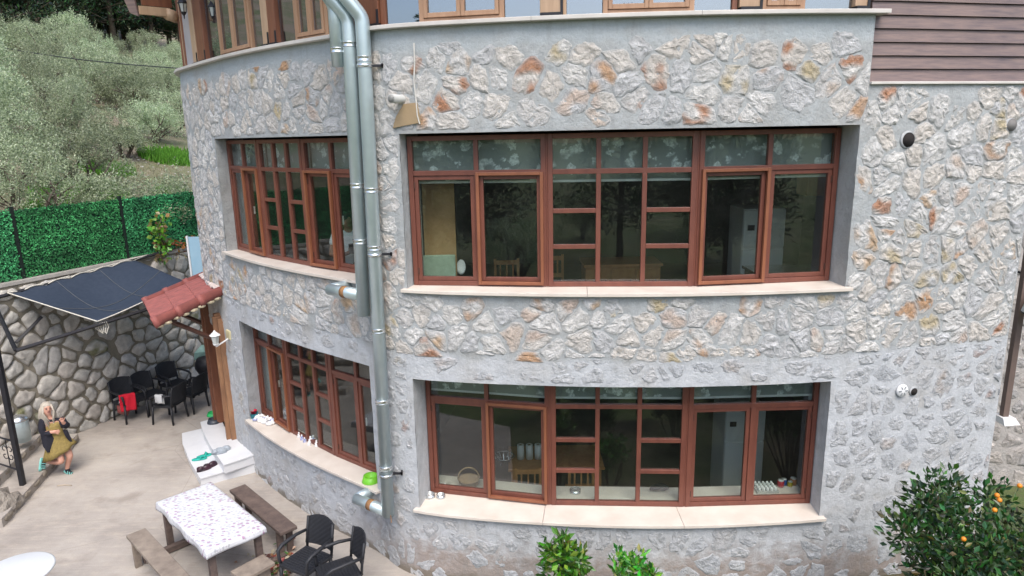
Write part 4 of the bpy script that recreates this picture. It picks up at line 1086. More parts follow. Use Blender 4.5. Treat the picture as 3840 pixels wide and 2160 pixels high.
# white lantern on its cream plate
s_l = s_px(576, 842); c = on_y(576, 842, cpt(s_l, .03)[1]); nrm_ = (W(s_l, 1, 0) - W(s_l, 0, 0)).normalized(); M_ = nrm_.to_track_quat('Z', 'Y').to_matrix()
lp = empty('door_lantern', c, 'white wall lantern on a cream plate beside the door canopy', 'lantern')
MB().box(c, (.2, .17, .05), M_).build('back_plate', plain('cream_plate', (.62, .55, .33), None, 4, .5, .02), lp, False, .02)
g_ = c + nrm_ * .24 + Vector((0, 0, -.03))
MB().lathe([(.01, .16), (.03, .13), (.10, .07), (.08, .06)], g_, 6).build('lamp_cap', 'white', lp)
MB().lathe([(.05, -.08), (.075, .06), (.07, .06), (.045, -.08)], g_, 6, None, True).build('lamp_glass', MT['lampglass'], lp)
MB().lathe([(.055, -.08), (.05, -.1), (.015, -.13)], g_, 6).build('lamp_base', 'white', lp)
MB().tube([c + Vector((0, 0, -.06)), g_ + Vector((0, 0, -.14)), g_ + Vector((0, 0, -.1))], .014, 6).build('lamp_arm', 'white', lp)

# ------------------------------------------------------------------ shade net on its black steel frame
G0, G1 = Vector((-8.34, 10.82, 2.5)), Vector((-6.75, 13.45, 2.74))
GW0, GW1 = Vector((-9.47, 11.95, 3.14)), RWp(2.7, .06, 3.38)
fr_ = empty('steel_pergola', RWp(0, .05, 2.4), 'black square-tube steel pergola bracketed off the retaining wall', 'pergola')
for nm, a, b_ in (('front_bar', G0, G1), ('end_bar', G0, GW0), ('wall_bar', GW0, GW1), ('strut', on_y(105, 797, 12.6), on_y(40, 862, 12.05))):
    MB().tube([a, b_], .034, 4).build(nm, 'black', fr_)
C_ = [Vector((-9.36, 12.2, 3.18)), RWp(1.9, .1, 3.36), Vector((-6.62, 13.6, 3.02)), G0.lerp(G1, .44) + Vector((0, 0, .05))]
m = MB(); N_ = 26
for i in range(N_ + 1):
    for j in range(N_ + 1):
        a, b_ = i / N_, j / N_
        p = (C_[0].lerp(C_[1], a)).lerp(C_[3].lerp(C_[2], a), b_)
        sag = -.33 * math.sin(math.pi * a) * math.sin(math.pi * b_) + .03 * math.sin(a * 9) * math.sin(b_ * 6)
        if j == 0: sag -= .055 * (1 - abs(math.cos(a * math.pi * 5.5)))
        m.v.append(tuple(p + Vector((0, 0, sag)))); m.c.append((0, 0, 0))
for i in range(N_):
    for j in range(N_): a = i * (N_ + 1) + j; m.f.append((a, a + 1, a + N_ + 2, a + N_ + 1))
net = empty('shade_net', C_[3], 'dark blue-black shade net laced between the retaining wall and the steel frame', 'shade net')
nv = m.v; ob = m.build('net_cloth', 'net', net, True); ob.modifiers.new('thick', 'SOLIDIFY').thickness = .006
def lace_rope(idx, bar_a, bar_b, k_):
    pts = []
    for t in np.linspace(0, 1, k_ * 2 + 1):
        q = Vector(nv[idx(t)]); bpt = bar_a.lerp(bar_b, t); pts.append(q + Vector((0, 0, .02)) if int(round(t * k_ * 2)) % 2 == 0 else bpt.lerp(q, .35) + Vector((0, 0, .03)))
    return pts
for nm, f_ in (('lacing', lambda t: int(round(t * N_)) * (N_ + 1)), ('lacing', lambda t: int(round(t * N_)) * (N_ + 1) + N_), ('lacing', lambda t: int(round(t * N_)))):
    pts = [Vector(nv[f_(t)]) + Vector((0, 0, .015)) for t in np.linspace(0, 1, N_ + 1)]
    MB().tube(pts, .012, 5).build('edge_rope', 'rope', net)
MB().tube(lace_rope(lambda t: int(round(t * N_)) * (N_ + 1), GW0.lerp(GW1, .08), GW1, 12), .009, 5).build('lacing', 'rope', net)
for s1, s2 in (((.33, 0), (.33, 1)), ((.68, 0), (.68, 1)), ((0, .5), (1, .5))):       # seams
    pts = []
    for t in np.linspace(0, 1, 14):
        i, j = int(round((s1[0] + (s2[0] - s1[0]) * t) * N_)), int(round((s1[1] + (s2[1] - s1[1]) * t) * N_)); pts.append(Vector(nv[i * (N_ + 1) + j]) + Vector((0, 0, .008)))
    MB().tube(pts, .006, 4).build('seam', plain('seam', (.10, .11, .12), None, 9, .9), net)
q = C_[3]; m = MB()
for k in range(6): m.tube([q + Vector((.02 * k, .02 * k, -.02)), q + Vector((.03 * k - .05, .03 * k, -.12)), q + Vector((.02 * k, .05, -.2 - .02 * (k % 3)))], .007, 4)
m.build('rope_tail', 'rope', net)

# ------------------------------------------------------------------ pale blue panel, climbing vine
c = on_y(497, 650, 15.2)
bp = empty('blue_panel', (c.x, c.y, 3.3), 'pale blue sheet panel in a white frame standing against the house behind the canopy', 'panel')
MB().box((c.x + .1, c.y, c.z), (.5, .03, 1.0)).build('sheet', plain('pale_blue_sheet', (.36, .53, .64), (.3, .48, .6), 3, .3, .02), bp)
MB().box((c.x - .17, c.y - .02, c.z), (.04, .05, 1.05)).build('frame_stile', 'white', bp)
def shrub(name, px, py, Y, z0, size, n_, colf, label, cat, L0, L1, wr, mt='citrus', stems=6, up=.4, fill=14):
    c = on_y(px, py, Y); rr = random.Random(int(px)); root = empty(name, (c.x, Y, z0), label, cat)
    m = MB(); tips = []
    for k in range(stems):
        a = rr.uniform(0, 6.28); q = rr.random() ** .5; e = Vector((c.x + math.cos(a) * size[0] * q, Y + math.sin(a) * size[1] * q, c.z + size[2] * rr.uniform(-.8, .9) * (1 - .4 * q)))
        m.tube([(c.x + rr.gauss(0, .03), Y + rr.gauss(0, .03), z0 - .05), Vector((c.x, Y, z0)).lerp(e, .5) + Vector((rr.gauss(0, .05), rr.gauss(0, .05), .05)), e], [.018, .012, .005], 5); tips.append(e)
    m.build('stems', 'bark', root); cl = list(tips)
    for _ in range(fill):
        a = rr.uniform(0, 6.28); e = rr.uniform(-1, 1); q = rr.random() ** .4; cl.append(Vector((c.x + math.cos(a) * size[0] * q * math.sqrt(1 - e * e * .8), Y + math.sin(a) * size[1] * q, c.z + size[2] * e)))
    m = MB(); leaf_cloud(m, cl, n_, min(size) * .45, L0, L1, wr, colf, rr, up); m.build('leaves', mt, root, False, 0, True); return root, cl
br = lambda rr, d0, p: tuple(x * rr.uniform(.5, 1.35) for x in ((.075, .27, .022) if rr.random() < .5 else (.035, .15, .018) if rr.random() < .6 else (.20, .40, .06)))
shrub('garden_shrub', 1410, 1420, 6.55, .2, (.24, .22, .25), 700, br, 'larger bright green leafy shrub in front of the wide lower window', 'shrub', .07, .14, .22, fill=22)
shrub('garden_shrub', 1588, 1446, 6.6, .2, (.24, .22, .2), 640, br, 'smaller rounded bright green shrub beside the larger shrub', 'shrub', .06, .11, .22, fill=22)
dk = lambda rr, d0, p: tuple(x * rr.uniform(.5, 1.5) for x in ((.03, .075, .022) if rr.random() < .65 else (.05, .11, .03) if rr.random() < .75 else (.10, .17, .04)))
ot, ocl = shrub('orange_tree', 2480, 1410, 5.9, .02, (.80, .7, .5), 6000, dk, 'dark glossy orange tree with a few ripe fruits below the right wall', 'tree', .06, .11, .24, stems=14, fill=80)
for x, y in ((2514, 1258), (2565, 1222), (2508, 1246), (2424, 1356), (2502, 1283)):
    MB().ell(on_y(x, y, 5.45), (.022, .022, .022), 12).build('fruit', 'orange', ot, True)
for i, (gx, gy, gs) in enumerate(((-.6, 4.2, .62), (1.0, 4.4, .6), (2.6, 4.0, .66), (4.2, 4.3, .7), (5.9, 3.6, .8), (.2, 2.4, .75), (2.0, 2.2, .8), (3.8, 2.0, .8), (-2.2, 2.6, .75), (5.6, 1.2, .9))):
    dup(ot, (gx, gy, -.15), i * 1.3, 'dark glossy citrus tree planted in the garden rows facing the house', 'citrus trees in the garden rows', gs)
vn = lambda rr, d0, p: tuple(x * rr.uniform(.7, 1.3) for x in ((.13, .27, .03) if rr.random() < .75 else (.22, .13, .06)))
vt = empty('climbing_vine', RWp(1.9, .15, WTOP - .2), 'yellow-green vine climbing in front of the hedge fence', 'vine')
vp = [on_pl(x, y, RWp(0, .05, 0), BN) for x, y in ((412, 672), (405, 640), (412, 612), (400, 590), (396, 568), (408, 552))]
MB().tube(vp, .012, 5).build('stem', 'bark', vt); m = MB(); rv = random.Random(6)
leaf_cloud(m, vp[1:], 190, .17, .08, .15, .42, vn, rv, .2); m.build('leaves', 'citrus', vt, False, 0, True)
dl = empty('dry_creeper', RWp(3.4, 0, WTOP), 'rusty orange dry creeper leaves on top of the terrace wall by the house', 'creeper')
m = MB(); leaf_cloud(m, [RWp(2.9 + .3 * k, .0, WTOP + .14) for k in range(5)], 160, .16, .06, .12, .35, lambda rr, d0, p: tuple(x * rr.uniform(.6, 1.3) for x in (.34, .13, .04)), rv, .1); m.build('leaves', 'citrus', dl, False, 0, True)
MB().tube([RWp(2.7, .02, WTOP + .08), RWp(4.3, .02, WTOP + .1)], .01, 5).build('stem', 'bark', dl)

# ------------------------------------------------------------------ plastic armchairs
def chair_proto():
    root = empty('plastic_armchair', (0, 0, 0), 'x', 'chair')      # faces +x
    for sx, sy in ((.21, .235), (.21, -.235), (-.21, .22), (-.21, -.22)):
        MB().tube([(sx * 1.12, sy * 1.12, 0), (sx, sy, .40)], [.02, .027], 8).build('leg', 'plastic', root, True)
    s = MB(); s.box((0, 0, .405), (.48, .49, .045))
    for k in range(11): s.box((-.2 + .04 * k, 0, .432), (.026, .44, .012))
    s.build('seat', 'plastic', root, False, .006)
    m = MB(); NU, NV = 12, 12; f0 = []
    for th in (0, .018):
        for j in range(NV + 1):
            z = .47 + .41 * j / NV; w = .25 - .012 * (j / NV)
            for i in range(NU + 1):
                a = -1 + 2 * i / NU; zz = z - (.05 * a * a if j == NV else .03 * a * a * j / NV); x = -.225 - .075 * (z - .45) / .4 - .05 * (1 - a * a) - th + .003 * ((i + j) % 2)
                m.v.append((x, a * w, zz)); m.c.append((0, 0, 0))
    n1 = (NU + 1) * (NV + 1)
    for j in range(NV):
        for i in range(NU): a = j * (NU + 1) + i; m.f.append((a, a + 1, a + NU + 2, a + NU + 1)); m.f.append((n1 + a + 1, n1 + a, n1 + a + NU + 1, n1 + a + NU + 2))
    for j in range(NV):
        for i in (0, NU): a = j * (NU + 1) + i; m.f.append((a, a + NU + 1, n1 + a + NU + 1, n1 + a))
    for i in range(NU):
        for j in (0, NV): a = j * (NU + 1) + i; m.f.append((a, a + 1, n1 + a + 1, n1 + a))
    bk_ = m.build('backrest', 'plastic', root, False)
    for sy in (-1, 1): MB().tube([(-.235, sy * .225, .41), (-.255, sy * .228, .6), (-.30, sy * .225, .845)], .018, 8).build('back_upright', 'plastic', bk_, True)
    for sy in (-1, 1):
        MB().tube([(-.27, sy * .235, .655), (-.1, sy * .265, .66), (.14, sy * .27, .64), (.22, sy * .265, .60), (.225, sy * .25, .5), (.21, sy * .24, .40)], [.02, .024, .026, .024, .021, .02], 8).build('armrest', 'plastic', root, True)
    return root
chair0 = chair_proto(); chair_n = [0]
def chair(center, face, label):
    rz = math.atan2(face[1], face[0])
    if chair_n[0] == 0: o = chair0; o.location = (center[0], center[1], .002); o.rotation_euler = (0, 0, rz); o['label'] = label
    else: o = dup(chair0, (center[0], center[1], .002), rz, label)
    o['group'] = 'black rattan armchairs'; chair_n[0] += 1; return o
fn = Vector((.87, -.49, 0))
c1 = on_z(303, 1061, 0); c1c = c1 + Vector((.49, .87, 0)) * .235 + fn * .04
chair(c1c, fn, 'black rattan armchair by the retaining wall with the red towel on its armrest')
q = on_z(347, 936, .87); c2c = q + fn * .36; chair(c2c, fn, 'black rattan armchair by the wall between the towel chair and the wall-corner chair')
q = on_z(407, 911, .87); c3c = q + fn * .40; chair(c3c, fn, 'black rattan armchair by the wall, farthest from the red towel')
l4 = (on_z(437, 1070, 0) + on_z(470, 1048, 0)) / 2; f4 = Vector((-.98, .18, 0)); chair(l4 + f4 * .22, f4, 'black rattan armchair facing the wall with a white cloth on its armrest')
l5 = (on_z(490, 1042, 0) + on_z(522, 1022, 0)) / 2; f5 = Vector((-.97, .24, 0)); chair(l5 + f5 * .22, f5, 'black rattan armchair facing the wall, beside the door steps')
def chair_px(bp_, fp_, label):
    a, b_ = on_z(*bp_, .43), on_z(*fp_, .43); f_ = (b_ - a); f_.z = 0; f_.normalize(); c = a + f_ * .22; return chair(c, f_, label)
chair_px((801, 1385), (745, 1425), 'dark rattan armchair beside the long bench and red dead leaves')
chair_px((893, 1421), (812, 1448), 'dark rattan armchair standing closest to the foot of the house wall')
# things on the back chairs
f3 = Vector((fn.x, fn.y, 0)); side = Vector((-fn.y, fn.x, 0))
tq = c1c - side * .28 + f3 * .16 + Vector((0, 0, .64))
def drape(name, c, along, across, w, dropA, dropB, mt, label, cat):
    m = MB(); n1, n2 = 10, 16; 
    for i in range(n1 + 1):
        for j in range(n2 + 1):
            a = (i / n1 - .5) * w; t = j / n2; L_ = dropA + dropB + .07; s = t * L_ - dropA
            if s < 0: p = c - across * .035 + Vector((0, 0, s))
            elif s > .07: p = c + across * .035 + Vector((0, 0, .07 - s))
            else: p = c + across * (s - .035) + Vector((0, 0, .012))
            p = p + along * a + across * .012 * math.sin(a * 40 + s * 9); m.v.append(tuple(p + Vector((0, 0, .022)))); m.c.append((0, 0, 0))
    for i in range(n1):
        for j in range(n2): a = i * (n2 + 1) + j; m.f.append((a, a + 1, a + n2 + 2, a + n2 + 1))
    o = m.build(name, mt, None, True); o.modifiers.new('thick', 'SOLIDIFY').thickness = .006; tag(o, label, cat); return o
tq2 = c1c - side * .02 + f3 * .24 + Vector((0, 0, .445))
drape('red_towel', c1c + f3 * .22 - side * .16 + Vector((0, 0, .625)), Vector((.85, .53, 0)), Vector((.53, -.85, 0)), .3, .12, .36, plain('red_terry', (.55, .012, .03), (.45, .01, .025), 9, .95, .4, 90), 'bright red towel hanging over the armrest of a black chair', 'towel')
drape('white_cloth', l4 + f4 * .22 + Vector((-f4.y, f4.x, 0)) * .262 + Vector((0, 0, .655)), f4, Vector((-f4.y, f4.x, 0)), .17, .2, .16, plain('white_terry', (.62, .63, .64), None, 9, .95, .4, 90), 'crumpled white cloth slung over a black chair armrest', 'cloth')
bgc = c1c - side * .15 + Vector((0, 0, .28))
bag = empty('carrier_bag', bgc, 'dark carrier bag with a white strap hanging under the towel chair', 'bag')
MB().ell(bgc, (.13, .09, .16), 12, None, .5).build('bag_body', plain('brown_bag', (.12, .07, .05), (.3, .05, .06), 12, .5, .6, 20), bag, True)
MB().tube([bgc + Vector((-.05, -.05, .12)), bgc + Vector((0, -.06, .25)), bgc + Vector((.06, -.04, .12))], .012, 6).build('bag_strap', 'white', bag)
# covered barbecue by the doorway
c = on_z(528, 985, 0); bb = empty('covered_barbecue', c, 'dark barbecue by the doorway with a pale green plastic sheet thrown over it', 'barbecue')
MB().lathe([(.02, .45), (.2, .5), (.26, .62), (.25, .75), (.2, .85), (.05, .9)], c, 18).build('kettle', 'black', bb, True)
for k in range(3):
    a = k * 2.1; MB().tube([c + Vector((math.cos(a) * .3, math.sin(a) * .3, 0)), c + Vector((math.cos(a) * .12, math.sin(a) * .12, .55))], .015, 6).build('leg', 'black', bb)
m = MB(); sp_ = [on_z(*q, z) for q, z in (((489, 888), .95), ((507, 868), 1.05), ((538, 868), 1.15), ((540, 893), .95), ((527, 917), .62), ((489, 905), .78))]
cc = sum(sp_, Vector()) / 6 + Vector((.03, -.05, .06)); m.add(sp_ + [cc], [(i, (i + 1) % 6, 6) for i in range(6)])
o = m.build('plastic_sheet', plain('pale_green_sheet', (.27, .42, .38), (.2, .34, .31), 7, .35, .5, 14), bb, False); o.modifiers.new('thick', 'SOLIDIFY').thickness = .006

# ------------------------------------------------------------------ table with oilcloth, benches
TZ = .76
tc = [on_z(x, y, TZ) for x, y in ((398, 1262), (525, 1212), (662, 1318), (525, 1397))]
tcen = sum(tc, Vector()) / 4; tx = (tc[2] - tc[1] + tc[3] - tc[0]); tx.z = 0; tL = tx.length / 2; tx.normalize(); ty = Vector((-tx.y, tx.x, 0)); Mt = seg_M(tx)
tW = ((tc[1] - tc[0]).length + (tc[2] - tc[3]).length) / 2
tab = empty('picnic_table', (tcen.x, tcen.y, 0), 'dark weathered wooden table under the floral oilcloth', 'table')
for k in range(4): MB().box(Vector((tcen.x, tcen.y, TZ - .035)) + ty * (tW - .04) * ((k + .5) / 4 - .5), (tL - .04, (tW - .04) / 4 - .006, .04), Mt).build('table_plank', 'bench', tab)
for sx in (-1, 1):
    for sy in (-1, 1):
        b_ = Vector((tcen.x, tcen.y, 0)) + tx * sx * (tL / 2 - .1) + ty * sy * (tW / 2 - .08); MB().box(b_ + Vector((0, 0, (TZ - .06) / 2)), (.085, .085, TZ - .062), Mt).build('leg', 'bench', tab, False, .006)
    MB().box(Vector((tcen.x, tcen.y, .06)) + tx * sx * (tL / 2 - .1 - .09), (.08, tW + .66, .09), Mt).build('foot_beam', 'bench', tab, False, .006)
    MB().box(Vector((tcen.x, tcen.y, TZ - .11)) + tx * sx * (tL / 2 - .1), (.05, tW - .26, .08), Mt).build('apron', 'bench', tab)
# cloth
m = MB(); nx_, ny_ = 56, 34; hang = .12
for i in range(nx_ + 1):
    for j in range(ny_ + 1):
        a = (i / nx_ - .5) * (tL + 2 * hang); b_ = (j / ny_ - .5) * (tW + 2 * hang); ea = max(0, abs(a) - tL / 2); eb = max(0, abs(b_) - tW / 2)
        ca = math.copysign(min(abs(a), tL / 2 + .006 + .05 * ea), a); cb = math.copysign(min(abs(b_), tW / 2 + .006 + .05 * eb), b_)
        drop = max(ea, eb) * (.95 + .3 * noise.noise((a * 1.5, b_ * 1.5, 0)))
        rip = .10 * eb * math.sin(a * 11 + 2); rip2 = .10 * ea * math.sin(b_ * 9)
        p = Vector((tcen.x, tcen.y, TZ + .004 + .004 * noise.noise((a * 4, b_ * 4, 2)))) + tx * (ca + rip2) + ty * (cb + rip) - Vector((0, 0, drop)); m.v.append(tuple(p)); m.c.append((0, 0, 0))
for i in range(nx_):
    for j in range(ny_): a = i * (ny_ + 1) + j; m.f.append((a, a + ny_ + 1, a + ny_ + 2, a + 1))
o = m.build('oilcloth', 'oilcloth', None, True); o.modifiers.new('thick', 'SOLIDIFY').thickness = .003
tag(o, 'white oilcloth printed with small purple flowers spread over the picnic table', 'tablecloth')
def bench(corn, z, label, mt):
    q = [on_z(x, y, z) for x, y in corn]; c = sum(q, Vector()) / 4; d = q[2] - q[1] + q[3] - q[0]; d.z = 0; Lb = d.length / 2; d.normalize(); Mb = seg_M(d); nb_ = Vector((-d.y, d.x, 0))
    root = empty('wooden_bench', (c.x, c.y, 0), label, 'bench'); wb = ((q[1] - q[0]).length + (q[3] - q[2]).length) / 2
    MB().box(Vector((c.x, c.y, z - .025)), (Lb, wb, .05), Mb).build('seat', mt, root, False, .008)
    for s in (-1, 1):
        for t in (-1, 1): MB().box(Vector((c.x, c.y, z / 2 - .026)) + d * s * (Lb / 2 - .17) + nb_ * t * wb * .28, (.05, wb * .36, z - .052), Mb).build('leg', mt, root, False, .005)
    MB().box(Vector((c.x, c.y, z - .1)), (Lb - .44, .04, .07), Mb).build('stretcher', mt, root)
bench(((580, 1232), (613, 1217), (750, 1322), (703, 1343)), .45, 'dark brown plank bench between the table and the house wall', 'bench')
bench(((316, 1347), (366, 1327), (505, 1478), (450, 1497)), .45, 'pale bleached plank bench on the open patio side of the table', 'bench_grey')
bench(((580, 1436), (660, 1394), (690, 1412), (612, 1462)), .43, 'short bleached bench at the end of the table next to the armchairs', 'bench_grey')
# dead leaves under the bench (uncountable litter)
m = MB(); rl = random.Random(3); lc = on_z(690, 1425, .01)
for _ in range(170):
    p = lc + Vector((rl.gauss(0, .17), rl.gauss(0, .17), rl.uniform(.0, .07))); an = rl.uniform(0, 6.28); d = Vector((math.cos(an), math.sin(an), rl.uniform(-.2, .4))) * rl.uniform(.06, .12); w = Vector((-d.y, d.x, .02)).normalized() * d.length * .32
    leaf_tri(m, p, d, w, (0, 0, .012), rl.choice(((.2, .03, .03), (.12, .04, .03), (.25, .12, .06), (.35, .3, .22), (.05, .14, .03))))
tag(m.build('dead_leaves', 'citrus', None, False, 0, True), 'dark red dead leaves swept against the bench legs', 'leaves', None, 'stuff')
# round white table at the patio edge
c = on_z(38, 1440, .72); rt = empty('round_table', (c.x, c.y, 0), 'round white plastic table on the open patio', 'table')
MB().lathe([(.02, .70), (.40, .70), (.42, .71), (.42, .725), (.40, .735), (.02, .735)], (c.x, c.y, 0), 40).build('table_top', plain('white_table', (.60, .62, .63), (.55, .57, .58), 3, .5, .03), rt, True)
MB().lathe([(.25, 0), (.24, .03), (.05, .06), (.045, .69)], (c.x, c.y, 0), 20).build('pedestal', 'white', rt, True)

# ------------------------------------------------------------------ left edge: garden stair, gate, bin, boulder
sb = empty('garden_stair', on_z(130, 1180, 0), 'low rough stone stair rising at the patio edge behind the gate post', 'steps')
e_a, e_b = on_z(200, 1108, 0), on_z(66, 1262, 0)
ed = (e_a - e_b).normalized(); en = Vector((-ed.y, ed.x, 0))
for k, (off, z1, ext) in enumerate(((0., .16, 0), (.52, .34, -.25), (1.1, .5, -.4))):
    m = MB(); a0 = e_a - ed * (.0 if not k else .25 * k) + en * off; b0 = e_b - ed * .8 + en * off; n_ = 16; fr1 = []
    for i in range(n_ + 1):
        p = a0.lerp(b0, i / n_) + en * .03 * noise.noise((i * .7, k * 3, 0)); fr1.append((p.x, p.y))
    bk1 = [(a0 + en * 3.2).to_tuple()[:2], (b0 + en * 3.2).to_tuple()[:2]][::-1]
    st_ = m.prism(fr1 + bk1, -.05 + .001 * k, z1).build('stair_tread', 'concrete', sb, False, .01)
    rr3 = random.Random(k + 2)
    for i in range(9):
        t = (i + .5) / 9; p = a0.lerp(b0, t) - en * .0 + Vector((0, 0, z1 - .07))
        MB().ell(p, (.12 * rr3.uniform(.7, 1.2), .025, .05 * rr3.uniform(.8, 1.2)), 8, seg_M(ed), .6).build('riser_stone', plain('riser_stone%d' % k, (.30, .26, .21), (.19, .165, .13), 7, .95, .8, 20), st_)
pb = on_z(62, 1241, 0); gt = empty('iron_gate', pb, 'black wrought-iron railing with scrolls on a square post at the stair', 'railing')
MB().box(pb + Vector((0, 0, 1.45)), (.075, .075, 2.9)).build('post', 'black', gt, False, .004)
ga = (-ed * .2 + Vector((-.9, .25, 0))).normalized()
ga = Vector((-.93, .36, 0))
for z in (.43, .96): MB().tube([pb + Vector((0, 0, z)), pb + ga * 1.6 + Vector((0, 0, z + .12))], .02, 4).build('rail', 'black', gt)
def scroll(c, sx, sz, n_=18):
    pts = []
    for i in range(n_):
        t = i / (n_ - 1); a = t * 5.2; rr_ = .075 * (1 - .75 * t); pts.append(c + ga * (sx * (.075 - rr_ * math.cos(a))) + Vector((0, 0, sz * (rr_ * math.sin(a) + .06))))
    return pts
for k in range(4):
    cx = pb + ga * (.24 + .34 * k) + Vector((0, 0, .72 + .03 * k))
    sc_ = MB().tube([cx + Vector((0, 0, -.25)), cx + Vector((0, 0, .25))], .009, 6).build('baluster', 'black', gt)
    for sx in (-1, 1):
        for sz in (-1, 1): MB().tube(scroll(cx, sx, sz), .008, 5).build('scroll', 'black', sc_)
c = on_z(60, 1128, .34) ; c.z = .5
bn = empty('pedal_bin', c, 'round stainless steel bin standing on the stair against the wall', 'bin')
MB().lathe([(.02, 0), (.15, 0), (.155, .4), (.15, .41)], c, 24).build('bin_body', 'galv', bn, True)
MB().lathe([(.158, .40), (.16, .42), (.13, .47), (.05, .5), (.01, .505)], c, 24).build('bin_lid', 'galv2', bn, True)
c = on_z(4, 1278, .12)
m = MB(); m.ell(c, (.22, .3, .26), 14, None, .5); tag(m.build('boulder', 'rw_stone2' if 'rw_stone2' in MT else plain('boulder_stone', (.30, .27, .23), (.16, .14, .12), 5, .9, .9, 14, bdist=.04), None, False), 'rough grey boulder lying on the patio beside the gate post', 'boulder')
c = on_z(163, 1220, .012); tag(MB().tube([c - Vector((.12, .02, 0)), c, c + Vector((.13, -.02, 0))], [.012, .014, .01], 6).build('stick', plain('pale_stick2', (.45, .38, .3), None, 9, .9)), 'short pale stick lying on the patio concrete', 'stick')

# ------------------------------------------------------------------ far right: neighbouring wall, brown post, white hood
fx = on_y(2540, 900, 10.6)
nb_ = empty('neighbour_wall', (8.6, 10.8, 0), 'paler rubble stone wall farther back beyond the right house corner', 'wall')
m = MB(); nu, nz = 30, 34
def NWp(u_, d, z): return Vector((7.2 + u_, 11.0 - .12 * u_ - d, z))
for i in range(nu + 1):
    for j in range(nz + 1): q = NWp(4.5 * i / nu, .02 * noise.noise((i * .6, j * .6, 7)), -.4 + 8 * j / nz); m.v.append(tuple(q)); m.c.append((0, 0, 0))
for i in range(nu):
    for j in range(nz): a = i * (nz + 1) + j; m.f.append((a, a + nz + 1, a + nz + 2, a + 1))
m.build('mortar', plain('neighbour_mortar', (.44, .41, .39), (.36, .34, .32), 4, .95, .6, 25, bdist=.03), nb_, True)
ST = Stones(False); r = np.random.default_rng(19)
for p, poly in cells(0, 4.4, .0, 7.4, .27, 55, lambda p: True, 1.05):
    c, o, rad = outline(poly, r.uniform(.01, .03), r, 12, .09)
    if rad < .06: continue
    vs, fs, cs = stone_mesh(c, o, r, r.uniform(.01, .025), NWp, [(.50, .46, .43), (.55, .5, .46), (.46, .44, .43)][r.integers(3)], None, (.42, .40, .38)); ST.add(vs, fs, cs, seen_area(vs), 'stone')
ST.emit(nb_, 90)
pa, pz_ = on_y(2522, 1046, 9.3), on_y(2566, 720, 9.3)
bp2 = empty('brown_post', Vector((pa.x, 9.3, pa.z)), 'brown square post on a white foot beyond the right house corner', 'post')
MB().box((pa.x + .02, 9.3, (pa.z + 7.2) / 2), (.085, .085, 7.2 - pa.z)).build('shaft', plain('brown_paint', (.17, .12, .10), (.13, .095, .08), 4, .7, .1), bp2, False, .004)
MB().hexa([(pa.x - .06, 9.15, pa.z - .10), (pa.x + .16, 9.15, pa.z - .08), (pa.x + .16, 9.45, pa.z - .08), (pa.x - .06, 9.45, pa.z - .10), (pa.x - .06, 9.2, pa.z), (pa.x + .12, 9.2, pa.z), (pa.x + .12, 9.4, pa.z), (pa.x - .06, 9.4, pa.z)]).build('foot', 'white', bp2)
c = on_y(2624, 775, 9.0); wh = empty('white_hood', c, 'white curved metal hood with a dark rim fixed beyond the right house corner', 'hood')
MB().lathe([(.05, .3), (.13, .22), (.2, .1), (.24, -.06), (.235, -.08), (.19, .08), (.04, .27)], c, 20, None, True).build('hood_shell', 'white', wh, True)
MB().lathe([(.242, -.085), (.245, -.065), (.235, -.065), (.232, -.085)], c, 20, None, True).build('hood_rim', 'black', wh, True)
MB().tube([c + Vector((0, 0, .3)), c + Vector((0, .3, .4)), c + Vector((0, 1.9, .4))], .02, 6).build('hood_arm', 'black', wh)

# ------------------------------------------------------------------ things on the sills and steps
def on_sill(px, py, z): return on_z(px, py, z)
SZ = ZL0 - .002
def fig(c, hgt, mt, label, group):
    root = empty('figurine', c, label, 'figurine', group); s = hgt
    MB().lathe([(.32 * s, 0), (.34 * s, .08 * s), (.2 * s, .4 * s), (.12 * s, .62 * s), (.1 * s, .66 * s)], c, 10).build('figurine_body', mt, root, True)
    MB().ell(c + Vector((0, 0, .78 * s)), (.14 * s, .14 * s, .17 * s), 10).build('figurine_head', 'white', root, True)
    for k in (-1, 1): MB().tube([c + Vector((k * .1 * s, 0, .58 * s)), c + Vector((k * .25 * s, -.04 * s, .42 * s)), c + Vector((k * .1 * s, -.14 * s, .36 * s))], .045 * s, 6).build('figurine_arm', mt, root, True)
MT['blue_glaze'] = plain('blue_white_glaze', (.10, .12, .36), (.6, .62, .7), 30, .2, 0)
fgs = [((753, 1100), 'white', .10), ((760, 1106), 'blue_glaze', .1), ((767, 1112), 'blue_glaze', .09), ((774, 1107), 'white', .12), ((782, 1113), 'white', .12), ((789, 1112), 'blue_glaze', .13), ((778, 1120), 'white', .09), ((797, 1122), 'white', .11)]
for i, (px, mt, hh) in enumerate(fgs): fig(on_z(*px, SZ), hh, mt, 'small %s porcelain figurine in the row on the narrow lower sill' % ('white' if mt == 'white' else 'blue and white'), 'porcelain figurines on the sill')
rr4 = random.Random(8)
for i, px in enumerate(((641, 1056), (649, 1050), (657, 1046), (655, 1057), (664, 1052), (672, 1051), (666, 1061), (680, 1054), (688, 1058), (683, 1063), (676, 1066))):
    c = on_z(*px, SZ + .03); s = rr4.uniform(.035, .055); root = empty('white_shell', c - Vector((0, 0, .03)), 'white knobbly sea shell in the heap at the end of the narrow lower sill', 'shell', 'sea shells on the sill')
    MB().ell(c, (s * 1.3, s, s * .8), 10, None, .5).build('shell_body', 'white' if i % 4 else 'blue_glaze', root, True)
    MB().lathe([(s * .7, 0), (s * .5, s * .5), (s * .1, s)], c + Vector((s * .3, 0, s * .2)), 8).build('shell_spire', 'white', root, True)
c = on_z(640, 1052, SZ); ctub = empty('yoghurt_tub', c, 'turquoise tub with a red cup in it at the sill end beside the shells', 'tub')
